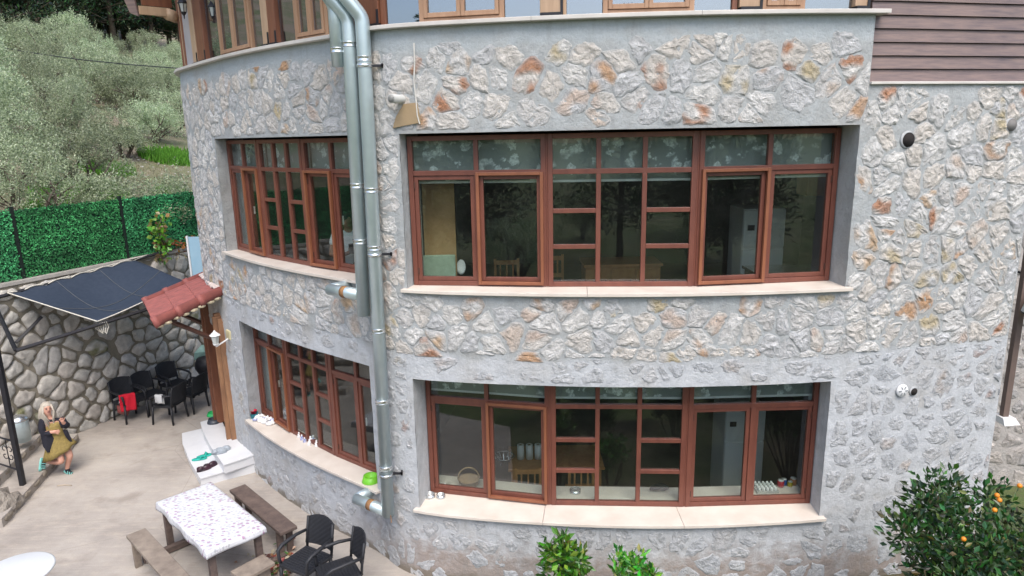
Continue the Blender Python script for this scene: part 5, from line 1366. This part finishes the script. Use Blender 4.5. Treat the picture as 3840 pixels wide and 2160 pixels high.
MB().lathe([(.05, 0), (.075, .1), (.078, .1), (.07, .1), (.048, .01)], c, 18, None).build('tub_body', plain('turquoise_plastic', (.02, .32, .42), None, 4, .4, .02), ctub, True)
MB().lathe([(.04, .06), (.058, .15), (.06, .15), (.05, .15), (.035, .07)], c, 18).build('red_cup', plain('red_plastic', (.5, .01, .04), None, 4, .4, .02), ctub, True)
def bowl(c, r1, h_, mt, name, label, flare=1.35, mti=None):
    root = empty(name, c, label, 'bowl')
    MB().lathe([(r1 * flare, 0), (r1 * flare, .008), (r1 * 1.05, h_), (r1 * .93, h_), (r1 * .8, h_ * .35), (r1 * .02, h_ * .3)], c, 28).build('bowl_body', mt, root, True)
    MB().lathe([(r1 * 1.05, h_), (r1 * 1.08, h_ + .006), (r1 * .94, h_ + .006), (r1 * .92, h_)], c, 28, None, True).build('bowl_rim', mt, root, True)
    return root
bowl(on_z(933, 1210, SZ), .095, .085, plain('lime_plastic', (.17, .50, .03), (.14, .44, .03), 4, .4, .02), 'pet_bowl', 'lime green plastic pet bowl on the narrow lower sill beside the flue pipe')
bowl(on_z(539, 1062, .362), .10, .075, plain('charcoal_plastic', (.045, .055, .07), None, 4, .4, .02), 'pet_bowl', 'charcoal plastic pet bowl on the upper marble step')
bowl(on_z(530, 1052, .362) + Vector((-.02, .16, 0)), .09, .06, plain('green_plastic', (.03, .42, .12), None, 4, .4, .02), 'pet_bowl', 'bright green plastic bowl behind the charcoal bowl')
bowl(on_z(1082, 1250, SZ), .062, .045, 'galv2', 'steel_bowl', 'larger steel pet bowl at the end of the wide lower sill', 1.15)
bowl(on_z(1109, 1251, SZ), .055, .04, 'galv2', 'steel_bowl', 'smaller steel pet bowl beside the larger one on the wide lower sill', 1.15)
def shoe(c, yaw, Ls, mt, mts, kind, root):
    M_ = Matrix.Rotation(yaw, 3, 'Z')
    def foot(w0, z0, z1, gr=0):
        out = []
        for i in range(20):
            a = 2 * math.pi * i / 20; x = math.cos(a) * Ls / 2; w = Ls * .19 * (1 + .18 * math.cos(a)) ; out.append(c + M_ @ Vector((x * (1 + gr), math.sin(a) * w * (1 + gr), 0)))
        m = MB(); m.add([p + Vector((0, 0, z0)) for p in out] + [p + Vector((0, 0, z1)) for p in out], [tuple(range(20))[::-1], tuple(range(20, 40))] + [(i, (i + 1) % 20, 20 + (i + 1) % 20, 20 + i) for i in range(20)]); return m
    sole = foot(0, 0, .025).build('sole', mts, root, True)
    if kind == 'slipper':
        for s in (-1, 1): MB().tube([c + M_ @ Vector((.02, s * Ls * .2, .02)), c + M_ @ Vector((Ls * .12, s * Ls * .1, .065)), c + M_ @ Vector((Ls * .26, 0, .03))], .013, 6).build('strap', mt, sole, True)
    else:
        m = MB(); m.ell(c + M_ @ Vector((Ls * .16, 0, .03)), (Ls * .33, Ls * .19, .06), 14, M_); m.build('upper', mt, sole, True)
        m = MB(); m.lathe([(1, 0), (1.02, .5), (.95, 1), (.85, 1), (.8, .1)], c + M_ @ Vector((-Ls * .26, 0, .02)), 16, M_ @ Matrix.Diagonal((Ls * .22, Ls * .19, .05))); m.build('heel', mt, sole, True)
def pair(px1, px2, z, yaw, mt, mts, kind, name, label):
    a, b_ = on_z(*px1, z), on_z(*px2, z); root = empty(name, (a + b_) / 2, label, 'shoes'); shoe(a, yaw, .26, mt, mts, kind, root); shoe(b_, yaw + .2, .26, mt, mts, kind, root)
tq_ = plain('turquoise_foam', (.02, .42, .34), None, 4, .6, .05); gy_ = plain('grey_foam', (.33, .37, .41), None, 6, .6, .05); dk_ = plain('dark_leather', (.022, .014, .02), (.05, .012, .025), 14, .35, .1)
pair((502, 1156), (514, 1148), .182, .35, tq_, tq_, 'slipper', 'slippers', 'pair of turquoise slippers on the lower marble step')
pair((552, 1140), (562, 1134), .362, .4, gy_, gy_, 'clog', 'clogs', 'pair of grey rubber clogs on the upper marble step')
pair((514, 1182), (530, 1174), .182, .75, dk_, dk_, 'clog', 'shoes', 'pair of dark leather shoes on the lower marble step')

# ------------------------------------------------------------------ rooms behind the glass
UF, LF = 3.02, .02
def cabinet(name, c, size, Mx, mt, label, cat, doors=3, handles=True):
    root = empty(name, (c[0], c[1], c[2]), label, cat); c = Vector(c)
    MB().box(c + Vector((0, 0, size[2] / 2)), size, Mx).build('carcass', mt, root, False, .005)
    MB().box(c + Vector((0, 0, size[2] + .021)), (size[0] + .06, size[1] + .06, .04), Mx).build('top', 'indoor_wood' if mt == 'indoor_wood' else mt, root, False, .005)
    w = size[0] / doors
    for k in range(doors):
        q = c + Mx @ Vector(((k + .5) * w - size[0] / 2, -size[1] / 2 - .011, size[2] / 2)); d = MB().box(q, (w - .02, .02, size[2] - .06), Mx).build('door', mt, root, False, .004)
        MB().box(q + Mx @ Vector((w * .3, -.02, size[2] * .2)), (.02, .02, .12), Mx).build('handle', 'galv2', d)
    return root
I3 = Matrix.Identity(3)
c = on_y(1560, 640, 10.4); cabinet('kitchen_island', (c.x, 10.4, UF), (1.15, .6, .85), I3, 'indoor_wood', 'pine kitchen counter seen through the middle of the wide upper window', 'counter')
c = on_y(1880, 560, 10.3)
def fridge(c, hgt, label):
    root = empty('fridge', c, label, 'fridge'); c = Vector(c)
    MB().box(c + Vector((0, 0, hgt / 2)), (.62, .62, hgt)).build('cabinet_body', 'white', root, False, .01)
    MB().box(c + Vector((0, -.33, hgt * .34)), (.61, .03, hgt * .62)).build('lower_door', 'white', root, False, .01)
    MB().box(c + Vector((0, -.33, hgt * .83)), (.61, .03, hgt * .32)).build('freezer_door', 'white', root, False, .01)
    MB().box(c + Vector((-.2, -.355, hgt * .84)), (.1, .012, .08)).build('magnet', 'black', root)
fridge((c.x + .1, 10.2, UF), 1.72, 'tall white fridge seen through the wide upper window')
c = on_y(1840, 1120, 10.0); fridge((c.x + .12, 10.1, LF), 1.65, 'white fridge in the dim room behind the wide lower window')
c = on_y(2050, 480, 9.6); cabinet('wall_cupboard', (c.x + .1, 9.7, 4.95), (.5, .35, .8), I3, 'indoor_wood', 'pine wall cupboard in the corner behind the last upper pane', 'cupboard', 2)
c = on_y(1215 + 2, 1400, 9.0)
cabinet('sink_unit', (on_y(1975, 660, 9.0).x, 9.0, UF), (.9, .55, .95), I3, 'galv2', 'steel-fronted sink unit under the last pane of the wide upper window', 'sink unit', 2)
c = on_y(1105, 560, 8.85); bd = empty('leaning_board', (c.x, 8.85, UF), 'brown fibre board leaning inside the first pane of the wide upper window', 'board')
MB().box((c.x, 8.87, 4.5), (.42, .03, 1.75)).build('board_sheet', plain('brown_board', (.50, .30, .14), (.38, .22, .09), 7, .8, .1), bd)
c = on_y(1105, 655, 8.72); gb = empty('green_board', (c.x, 8.72, UF), 'pale green cloth-covered headboard standing in front of the brown board', 'board')
MB().box((c.x, 8.75, 3.98), (.42, .05, .72)).build('green_cover', plain('pale_green_cloth', (.42, .52, .40), None, 9, .9, .2), gb, False, .01)
c = on_y(1160, 668, 8.9); pl_ = empty('leaning_plate', (c.x, 8.9, 4.04), 'pale oval plate leaning on the inner sill beside the green board', 'plate')
MB().lathe([(.02, 0), (.06, .0), (.10, .02), (.104, .024), (.06, .012), (.02, .01)], (c.x, 8.9, 4.14), 20, Matrix.Rotation(1.2, 3, 'X') @ Matrix.Diagonal((.6, 1, 1))).build('plate_disc', 'white', pl_, True)
def wood_chair(c, yaw, label, z0):
    root = empty('dining_chair', (c[0], c[1], z0), label, 'chair', 'wooden dining chairs indoors'); M_ = Matrix.Rotation(yaw, 3, 'Z'); c = Vector((c[0], c[1], z0))
    MB().box(c + Vector((0, 0, .45)), (.42, .42, .04), M_).build('seat', 'indoor_wood', root)
    for x in (-1, 1):
        MB().box(c + M_ @ Vector((x * .18, -.18, .215)), (.04, .04, .43), M_).build('leg', 'indoor_wood', root); MB().box(c + M_ @ Vector((x * .18, .18, .48)), (.04, .04, .96), M_).build('leg', 'indoor_wood', root)
    for z in (.62, .9): MB().box(c + M_ @ Vector((0, .18, z)), (.32, .025, .07), M_).build('back_rail', 'indoor_wood', root)
    for k in range(3): MB().box(c + M_ @ Vector((-.1 + .1 * k, .18, .76)), (.025, .02, .2), M_).build('back_slat', 'indoor_wood', root)
def room_table(c, z0, size, label):
    root = empty('dining_table', (c[0], c[1], z0), label, 'table')
    MB().box((c[0], c[1], z0 + .75), (size[0], size[1], .04)).build('table_top', 'indoor_wood', root)
    for x in (-1, 1):
        for y in (-1, 1): MB().box((c[0] + x * (size[0] / 2 - .08), c[1] + y * (size[1] / 2 - .08), z0 + .365), (.07, .07, .728)).build('leg', 'indoor_wood', root)
c = on_z(1290, 640, 3.75); tx0 = on_y(1290, 640, 10.2).x
wood_chair((tx0 - .1, 10.2), 0, 'pine dining chair behind the second pane of the wide upper window', UF); wood_chair((tx0 + .62, 10.5), 0, 'pine dining chair beside the kitchen counter upstairs', UF)
lx = on_y(1380, 1140, 10.0).x
room_table((lx + .1, 10.0), LF, (1.5, .8), 'pine dining table in the room behind the wide lower window')
wood_chair((lx - .35, 9.45), math.pi, 'pine dining chair at the near side of the lower dining table', LF); wood_chair((lx + .45, 9.45), math.pi, 'pine dining chair behind the middle lights of the wide lower window', LF)
for k in range(3):
    q = Vector((lx - .45 + .14 * k, 9.95, LF + .772)); rl_ = empty('paper_roll', q, 'white kitchen paper roll standing on the lower dining table', 'paper roll', 'paper rolls on the dining table')
    MB().lathe([(.055, 0), (.055, .24), (.02, .24), (.02, .2)], q, 18).build('paper', 'white', rl_, True); MB().lathe([(.02, 0), (.02, .242), (.016, .242), (.016, 0)], q, 12, None, True).build('card_tube', plain('card', (.3, .2, .12), None, 5, .9), rl_)
q = Vector((lx - .72, 9.8, LF + .772)); wr = empty('wire_basket', q, 'silver wire fruit basket on the lower dining table', 'basket'); m = MB()
for k in range(12):
    a = k * math.pi / 6; m.tube([q + Vector((.08 * math.cos(a), .08 * math.sin(a), .05)), q + Vector((.16 * math.cos(a), .16 * math.sin(a), .13)), q + Vector((.12 * math.cos(a), .12 * math.sin(a), .22))], .006, 5)
m.build('wires', 'galv2', wr); MB().lathe([(.165, .125), (.168, .135), (.155, .135), (.152, .125)], q, 24, None, True).build('hoop', 'galv2', wr, True)
for k in range(3): MB().tube([q + Vector((.1 * math.cos(k * 2.1), .1 * math.sin(k * 2.1), 0)), q + Vector((.08 * math.cos(k * 2.1), .08 * math.sin(k * 2.1), .06))], .008, 5).build('leg', 'galv2', wr)
# inner sill of the wide lower window and what lies on it
isl = MB(); pin = [tuple(v2(p) + Vector((0, .045))) for p in PW]; pout = [(p[0], p[1] + .42) for p in PW][::-1]
isl.prism(pin + pout, ZL0 - .04, ZL0 + .03).build('inner_sill', 'sill', wLR, False, .004)
IS = ZL0 + .032
c = on_z(1180, 1222, IS); bk2 = empty('wicker_basket', c, 'round wicker basket with a hoop handle inside the first lower pane', 'basket'); wk = plain('wicker', (.36, .24, .13), (.22, .14, .07), 40, .8, .7, 90)
MB().lathe([(.09, 0), (.13, .05), (.15, .11), (.158, .115), (.14, .11), (.12, .05), (.08, .015), (.01, .012)], c, 24).build('basket_body', wk, bk2, True)
MB().tube([c + Vector((.15 * math.cos(a), 0, .11 + .17 * math.sin(a))) for a in np.linspace(0, math.pi, 14)], .011, 6).build('handle', wk, bk2, True)
c = on_z(1930, 1238, IS); eg = empty('egg_tray', c, 'tray of white eggs inside the last lower pane', 'egg tray')
MB().box(c + Vector((0, .08, .015)), (.3, .24, .03)).build('tray', plain('pulp', (.4, .4, .38), None, 9, .9), eg)
for i in range(5):
    for j in range(4): MB().ell(c + Vector((-.11 + .055 * i, -.005 + .055 * j, .05)), (.021, .021, .028), 8).build('egg', 'white', eg, True)
c = on_z(1985, 1235, IS)
for k, (nm, cl_, s) in enumerate((('red', (.5, .02, .04), .045), ('blue', (.03, .12, .45), .04), ('yellow', (.6, .45, .03), .035), ('orange', (.6, .22, .08), .045))):
    q = c + Vector((-.07 + .065 * k, .12 + .05 * (k % 2), s)); pk = empty('sweet_jar', q - Vector((0, 0, s)), '%s lidded jar among the clutter beside the egg tray' % nm, 'jar')
    MB().lathe([(s * .9, -s), (s, -s * .5), (s, s * .8), (s * .8, s)], q, 14).build('jar_body', plain(nm + '_jar', cl_, None, 12, .4, .02), pk, True); MB().lathe([(s * .85, s), (s * .85, s * 1.3)], q, 14).build('jar_lid', 'white', pk, True)
c = on_z(1660, 1240, IS); ct = empty('black_bag', c, 'soft black bag lying on the inner sill of the wide lower window', 'bag')
MB().ell(c + Vector((0, .06, .05)), (.14, .08, .05), 12, None, .5).build('bag_body', 'black', ct, True); MB().tube([c + Vector((-.08, .05, .09)), c + Vector((0, .04, .12)), c + Vector((.08, .05, .09))], .008, 5).build('bag_strap', 'black', ct)
c = on_z(1447, 1238, IS); bowl(c, .07, .04, 'galv2', 'steel_bowl', 'small steel bowl inside the middle lights of the wide lower window', 1.1)

# ------------------------------------------------------------------ people
def skin(name, joints, edges, mat, parent, sub=2, root=0):
    off = Vector((0, 0, 0)); p = parent
    while p is not None: off += p.location; p = p.parent
    me = bpy.data.meshes.new(name); me.from_pydata([tuple(Vector(j[0]) - off) for j in joints], edges, [])
    o = bpy.data.objects.new(name, me); col.objects.link(o)
    md = o.modifiers.new('skin', 'SKIN'); sb_ = o.modifiers.new('sub', 'SUBSURF'); sb_.levels = sb_.render_levels = sub
    if not me.skin_vertices: me.skin_vertices.new()
    sv = me.skin_vertices[0].data
    for i, j in enumerate(joints):
        rr_ = j[1]; sv[i].radius = rr_ if isinstance(rr_, tuple) else (rr_, rr_); sv[i].use_root = (i == root)
    dg = bpy.context.evaluated_depsgraph_get(); dg.update()
    m2 = bpy.data.meshes.new_from_object(o.evaluated_get(dg)); bpy.data.objects.remove(o); m2.name = name
    return mesh_obj(name, m2, mat, parent, True)
WB = on_z(172, 1190, 0); WH = Vector((WB.x, WB.y, 0)).normalized(); WR = Vector((WH.y, -WH.x, 0))
def wp_(cx, cy, depth=0.):           # joint from its place in the photograph, on the upright plane through her standing foot
    V_ = ((100 + cx * .2346) * .67083, (1480 + cy * .2346) * .67083); return on_pl(*V_, WB, WH) - WH * depth
woman = empty('person', WB, 'person with long pale hair in a mustard dress and black cardigan, stepping with arms crossed', 'person')
J = {}
def chain(spec):
    names = list(spec); return names
jn = [('pelvis', (500, 730), .115), ('waist', (455, 600), .10), ('chest', (415, 470), .105), ('neck0', (375, 385), .05), ('neck', (352, 330), .043), ('chin', (338, 290, .02), .055), ('head', (325, 225, .0), .082), ('crown', (312, 160, -.01), .06),
      ('shL', (250, 430), .055), ('elL', (255, 600, .05), .044), ('wrL', (420, 545, .17), .03), ('haL', (470, 535, .18), .026),
      ('shR', (525, 420), .055), ('elR', (650, 480, .06), .043), ('wrR', (575, 400, .16), .03), ('haR', (550, 355, .18), .026),
      ('hipL', (455, 800), .085), ('knL', (560, 1030, .16), .058), ('caL', (430, 1065, .02), .052), ('anL', (280, 1085, -.06), .034), ('toL', (255, 1190, -.02), .028),
      ('hipR', (590, 800), .085), ('knR', (690, 940, .12), .058), ('caR', (665, 1050, .05), .05), ('anR', (640, 1205, .02), .034), ('toR', (735, 1262, .06), .028)]
idx = {n: i for i, (n, *_) in enumerate(jn)}
joints = [(wp_(p[0], p[1], p[2] if len(p) > 2 else 0), rad) for n, p, rad in jn]
edges = [(idx[a], idx[b_]) for a, b_ in (('pelvis', 'waist'), ('waist', 'chest'), ('chest', 'neck0'), ('neck0', 'neck'), ('neck', 'chin'), ('chin', 'head'), ('head', 'crown'), ('chest', 'shL'), ('shL', 'elL'), ('elL', 'wrL'), ('wrL', 'haL'),
         ('chest', 'shR'), ('shR', 'elR'), ('elR', 'wrR'), ('wrR', 'haR'), ('pelvis', 'hipL'), ('hipL', 'knL'), ('knL', 'caL'), ('caL', 'anL'), ('anL', 'toL'), ('pelvis', 'hipR'), ('hipR', 'knR'), ('knR', 'caR'), ('caR', 'anR'), ('anR', 'toR'))]
def fingers(joints, edges, wrist, hand, hi):
    d = (hand - wrist).normalized(); sd_ = d.cross(WH).normalized()
    for k in range(4):
        b_ = hand + sd_ * (k - 1.5) * .015; ln = (.05, .06, .056, .045)[k]; p1 = b_ + d * ln * .55 - WH * .004; p2 = p1 + d * ln * .35 + WH * .012
        n0 = len(joints); joints += [(b_, .009), (p1, .0085), (p2, .007)]; edges += [(hi, n0), (n0, n0 + 1), (n0 + 1, n0 + 2)]
    b_ = hand - d * .02 - sd_ * .026; n0 = len(joints); joints += [(b_, .01), (b_ - sd_ * .02 + d * .025, .009), (b_ - sd_ * .022 + d * .05, .0075)]; edges += [(hi, n0), (n0, n0 + 1), (n0 + 1, n0 + 2)]
fingers(joints, edges, joints[idx['wrL']][0], joints[idx['haL']][0], idx['haL']); fingers(joints, edges, joints[idx['wrR']][0], joints[idx['haR']][0], idx['haR'])
skin('body', joints, edges, 'skin', woman)
# face
hc = joints[idx['head']][0]; up_h = (joints[idx['crown']][0] - joints[idx['chin']][0]).normalized(); fwd = (-WH * .95 + WR * .22).normalized(); rt_h = up_h.cross(fwd).normalized(); fwd = rt_h.cross(up_h).normalized()
dark = plain('dark_eye', (.03, .02, .02), None, 5, .4, 0)
for s in (-1, 1):
    e = MB().ell(hc + fwd * .074 + rt_h * s * .03 + up_h * .005, (.013, .008, .007), 8).build('eye', dark, woman, True)
    MB().tube([hc + fwd * .076 + rt_h * s * .016 + up_h * .024, hc + fwd * .074 + rt_h * s * .045 + up_h * .026], .005, 5).build('eyebrow', plain('brow', (.25, .17, .12), None, 5, .8, 0), woman)
MB().ell(hc + fwd * .082 - up_h * .022, (.013, .018, .022), 8).build('nose', 'skin', woman, True)
MB().ell(hc + fwd * .066 - up_h * .056, (.022, .01, .007), 8, Matrix((rt_h, fwd, up_h)).transposed()).build('lips', plain('lips', (.35, .10, .09), None, 5, .5, 0), woman, True)
# hair: a cap and long strands over the shoulders
hair = plain('pale_hair', (.50, .46, .40), (.40, .34, .26), 14, .5, .4, 60, stretch=(8, 8, 1)); MH = Matrix((rt_h, fwd, up_h)).transposed()
m = MB(); m.ell(hc - fwd * .03 + up_h * .045, (.094, .088, .085), 16, MH)
for k in range(30):
    a = -1.1 + 2.2 * (k / 29) ; sgn = -1 if k < 15 else 1; t = (k % 15) / 14
    st0 = hc + up_h * (.07 - .05 * t) + rt_h * sgn * (.055 + .035 * t) + fwd * (.035 - .09 * t); 
    mid_ = st0 - Vector((0, 0, .14)) + rt_h * sgn * .03; end = st0 - Vector((0, 0, .30 + .06 * ((k * 7) % 3))) + rt_h * sgn * (.02 - .05 * (1 - t)) + fwd * (.03 + .06 * (1 - t)); m.tube([st0, mid_, end], [.02, .022, .008], 6)
m.build('hair', hair, woman, True)
# dress: bodice and flaring skirt from hem points of the photograph
dress = plain('mustard_print', (.30, .225, .07), (.19, .14, .05), 26, .85, .4, 40)
pel = joints[idx['pelvis']][0]; m = MB(); rings = [((405, 430), .115, .09, 0), ((425, 500), .13, .115, 0), ((450, 590), .125, .11, 0), ((485, 690), .16, .14, .0), ((505, 770), .20, .17, .03), ((518, 845), .24, .195, .06), ((528, 905), .265, .21, .075)]
NS = 28
for i, (p, rx, ry, fl) in enumerate(rings):
    c = wp_(*p); tilt = .0 if i < 3 else .45 * (i - 2) / 4
    for k in range(NS):
        a = 2 * math.pi * k / NS; f_ = 1 + fl * math.sin(a * 7); q = c + WR * (math.cos(a) * rx * f_) - WH * (math.sin(a) * ry * f_) + Vector((0, 0, math.cos(a) * rx * tilt)); m.v.append(tuple(q)); m.c.append((0, 0, 0))
for i in range(len(rings) - 1):
    for k in range(NS): m.f.append((i * NS + k, i * NS + (k + 1) % NS, (i + 1) * NS + (k + 1) % NS, (i + 1) * NS + k))
o = m.build('dress', dress, woman, True); o.modifiers.new('thick', 'SOLIDIFY').thickness = .006
# cardigan: sleeves and open fronts
blk = plain('black_knit', (.014, .014, .022), (.02, .02, .03), 20, .9, .4, 80)
jc = [('c', (395, 470, -.05), .10), ('b', (420, 600, -.07), .095), ('l', (250, 425), .075), ('l2', (235, 520, .03), .07), ('l3', (265, 615, .06), .062), ('l4', (400, 560, .16), .048), ('r', (530, 420), .07), ('r2', (610, 470, .04), .064), ('r3', (655, 480, .07), .06), ('r4', (585, 410, .15), .046)]
ix = {n: i for i, (n, *_) in enumerate(jc)}; jj = [(wp_(p[0], p[1], p[2] if len(p) > 2 else 0), rad) for n, p, rad in jc]
skin('cardigan', jj, [(ix[a], ix[b_]) for a, b_ in (('c', 'b'), ('c', 'l'), ('l', 'l2'), ('l2', 'l3'), ('l3', 'l4'), ('c', 'r'), ('r', 'r2'), ('r2', 'r3'), ('r3', 'r4'))], blk, woman)
def panel(pts, depth, mt):
    m = MB(); q = [wp_(x, y, depth + .03 * noise.noise((x * .02, y * .02, 0))) for x, y in pts]; b2 = [p + WH * .05 for p in q]; n_ = len(q)
    m.add(q + b2, [tuple(range(n_)), tuple(range(n_, 2 * n_))[::-1]] + [(i, (i + 1) % n_, n_ + (i + 1) % n_, n_ + i) for i in range(n_)]); return m.build('cardigan_front', mt, woman, False, .012)
panel(((225, 590), (300, 560), (380, 610), (430, 680), (425, 870), (330, 870), (265, 780)), .13, blk); panel(((590, 560), (640, 555), (712, 715), (690, 715), (620, 630)), .10, blk)
sand = plain('mint_strap', (.25, .62, .56), None, 4, .5, 0)
for side_, an, to in (('L', 'anL', 'toL'), ('R', 'anR', 'toR')):
    a, t = joints[idx[an]][0], joints[idx[to]][0]; up2 = Vector((0, 0, 1)) if side_ == 'R' else WR
    ca = joints[idx['ca' + side_]][0]; skin('sock', [(ca.lerp(a, .62), .042), (a, .041), (a.lerp(t, .55), .037), (t, .03)], [(0, 1), (1, 2), (2, 3)], blk, woman)
    d = (t - a).normalized(); dn_ = Vector((0, 0, -1)) if side_ == 'R' else (d.cross(WH)).normalized() * -1
    so = MB().tube([a - d * .06 + dn_ * .04, a + dn_ * .043, t + dn_ * .03, t + d * .045 + dn_ * .03], [.03, .036, .042, .03], 8, True, .35).build('sandal', sand, woman, True)
    for k in (.3, .62, .9):
        c = a.lerp(t, k); sdv = d.cross(dn_).normalized(); MB().tube([c + sdv * .042 + dn_ * .03, c + sdv * .03 - dn_ * .03, c - dn_ * .04, c - sdv * .03 - dn_ * .03, c - sdv * .042 + dn_ * .03], .008, 5).build('sandal_strap', sand, so)
# second person inside, behind the narrow upper window
VB = on_y(877, 600, 9.98); IB = Vector((VB.x, VB.y, UF)); IH = Vector((VB.x, VB.y, 0)).normalized(); IR = Vector((IH.y, -IH.x, 0))
per = empty('person', IB, 'person in a white T-shirt and dark red shorts indoors behind the narrow upper window', 'person')
HT = on_y(876, 535, 9.98).z - UF; k_ = HT / 1.66
def ip(x, z, d=0): return IB + IR * x * k_ - IH * d * k_ + Vector((0, 0, z * k_))
pj = [('pel', ip(0, .9), .12), ('wai', ip(0, 1.08), .115), ('che', ip(0, 1.28), .125), ('ne0', ip(0, 1.40), .055), ('nec', ip(0, 1.45), .05), ('hea', ip(0, 1.56, .02), .085), ('top', ip(0, 1.64), .06),
      ('sL', ip(-.18, 1.36), .055), ('eL', ip(-.25, 1.08, .05), .042), ('wL', ip(-.05, 1.12, .24), .03), ('hL', ip(.02, 1.16, .27), .028), ('sR', ip(.18, 1.36), .055), ('eR', ip(.25, 1.08, .05), .042), ('wR', ip(.06, 1.14, .24), .03), ('hR', ip(.02, 1.19, .28), .028),
      ('hpL', ip(-.1, .84), .09), ('kL', ip(-.11, .48), .06), ('aL', ip(-.11, .09), .038), ('tL', ip(-.11, .03, .14), .03), ('hpR', ip(.1, .84), .09), ('kR', ip(.11, .48), .06), ('aR', ip(.11, .09), .038), ('tR', ip(.11, .03, .14), .03)]
ix = {n: i for i, (n, *_) in enumerate(pj)}; jt = [(p, rad * k_) for n, p, rad in pj]
ed_ = [(ix[a], ix[b_]) for a, b_ in (('pel', 'wai'), ('wai', 'che'), ('che', 'ne0'), ('ne0', 'nec'), ('nec', 'hea'), ('hea', 'top'), ('che', 'sL'), ('sL', 'eL'), ('eL', 'wL'), ('wL', 'hL'), ('che', 'sR'), ('sR', 'eR'), ('eR', 'wR'), ('wR', 'hR'), ('pel', 'hpL'), ('hpL', 'kL'), ('kL', 'aL'), ('aL', 'tL'), ('pel', 'hpR'), ('hpR', 'kR'), ('kR', 'aR'), ('aR', 'tR'))]
fingers(jt, ed_, jt[ix['wL']][0], jt[ix['hL']][0], ix['hL']); fingers(jt, ed_, jt[ix['wR']][0], jt[ix['hR']][0], ix['hR'])
skin('body', jt, ed_, plain('tanned_skin', (.30, .15, .10), None, 9, .5, .05), per)
tj = [('pel', ip(0, .88), .14), ('wai', ip(0, 1.08), .14), ('che', ip(0, 1.28), .145), ('sL', ip(-.18, 1.36), .075), ('eL', ip(-.22, 1.2, .02), .065), ('sR', ip(.18, 1.36), .075), ('eR', ip(.22, 1.2, .02), .065)]
ti = {n: i for i, (n, *_) in enumerate(tj)}; skin('t_shirt', [(p, rad * k_) for n, p, rad in tj], [(ti[a], ti[b_]) for a, b_ in (('pel', 'wai'), ('wai', 'che'), ('che', 'sL'), ('sL', 'eL'), ('che', 'sR'), ('sR', 'eR'))], plain('white_cotton', (.78, .78, .82), None, 9, .9, .1), per)
skin('shorts', [(ip(0, .88), .145 * k_), (ip(-.1, .8), .115 * k_), (ip(-.12, .5), .11 * k_), (ip(.1, .8), .115 * k_), (ip(.12, .5), .11 * k_)], [(0, 1), (1, 2), (0, 3), (3, 4)], plain('dark_red_cotton', (.28, .01, .04), None, 9, .9, .1), per)
MB().ell(ip(0, 1.585, -.02), (.10 * k_, .105 * k_, .10 * k_), 14, None, .15).build('hair', plain('dark_hair', (.015, .012, .012), None, 9, .6, .2), per, True)
MB().box(ip(.03, 1.2, .3), (.08, .012, .15), seg_M(IR)).build('phone', 'black', per, False, .004)
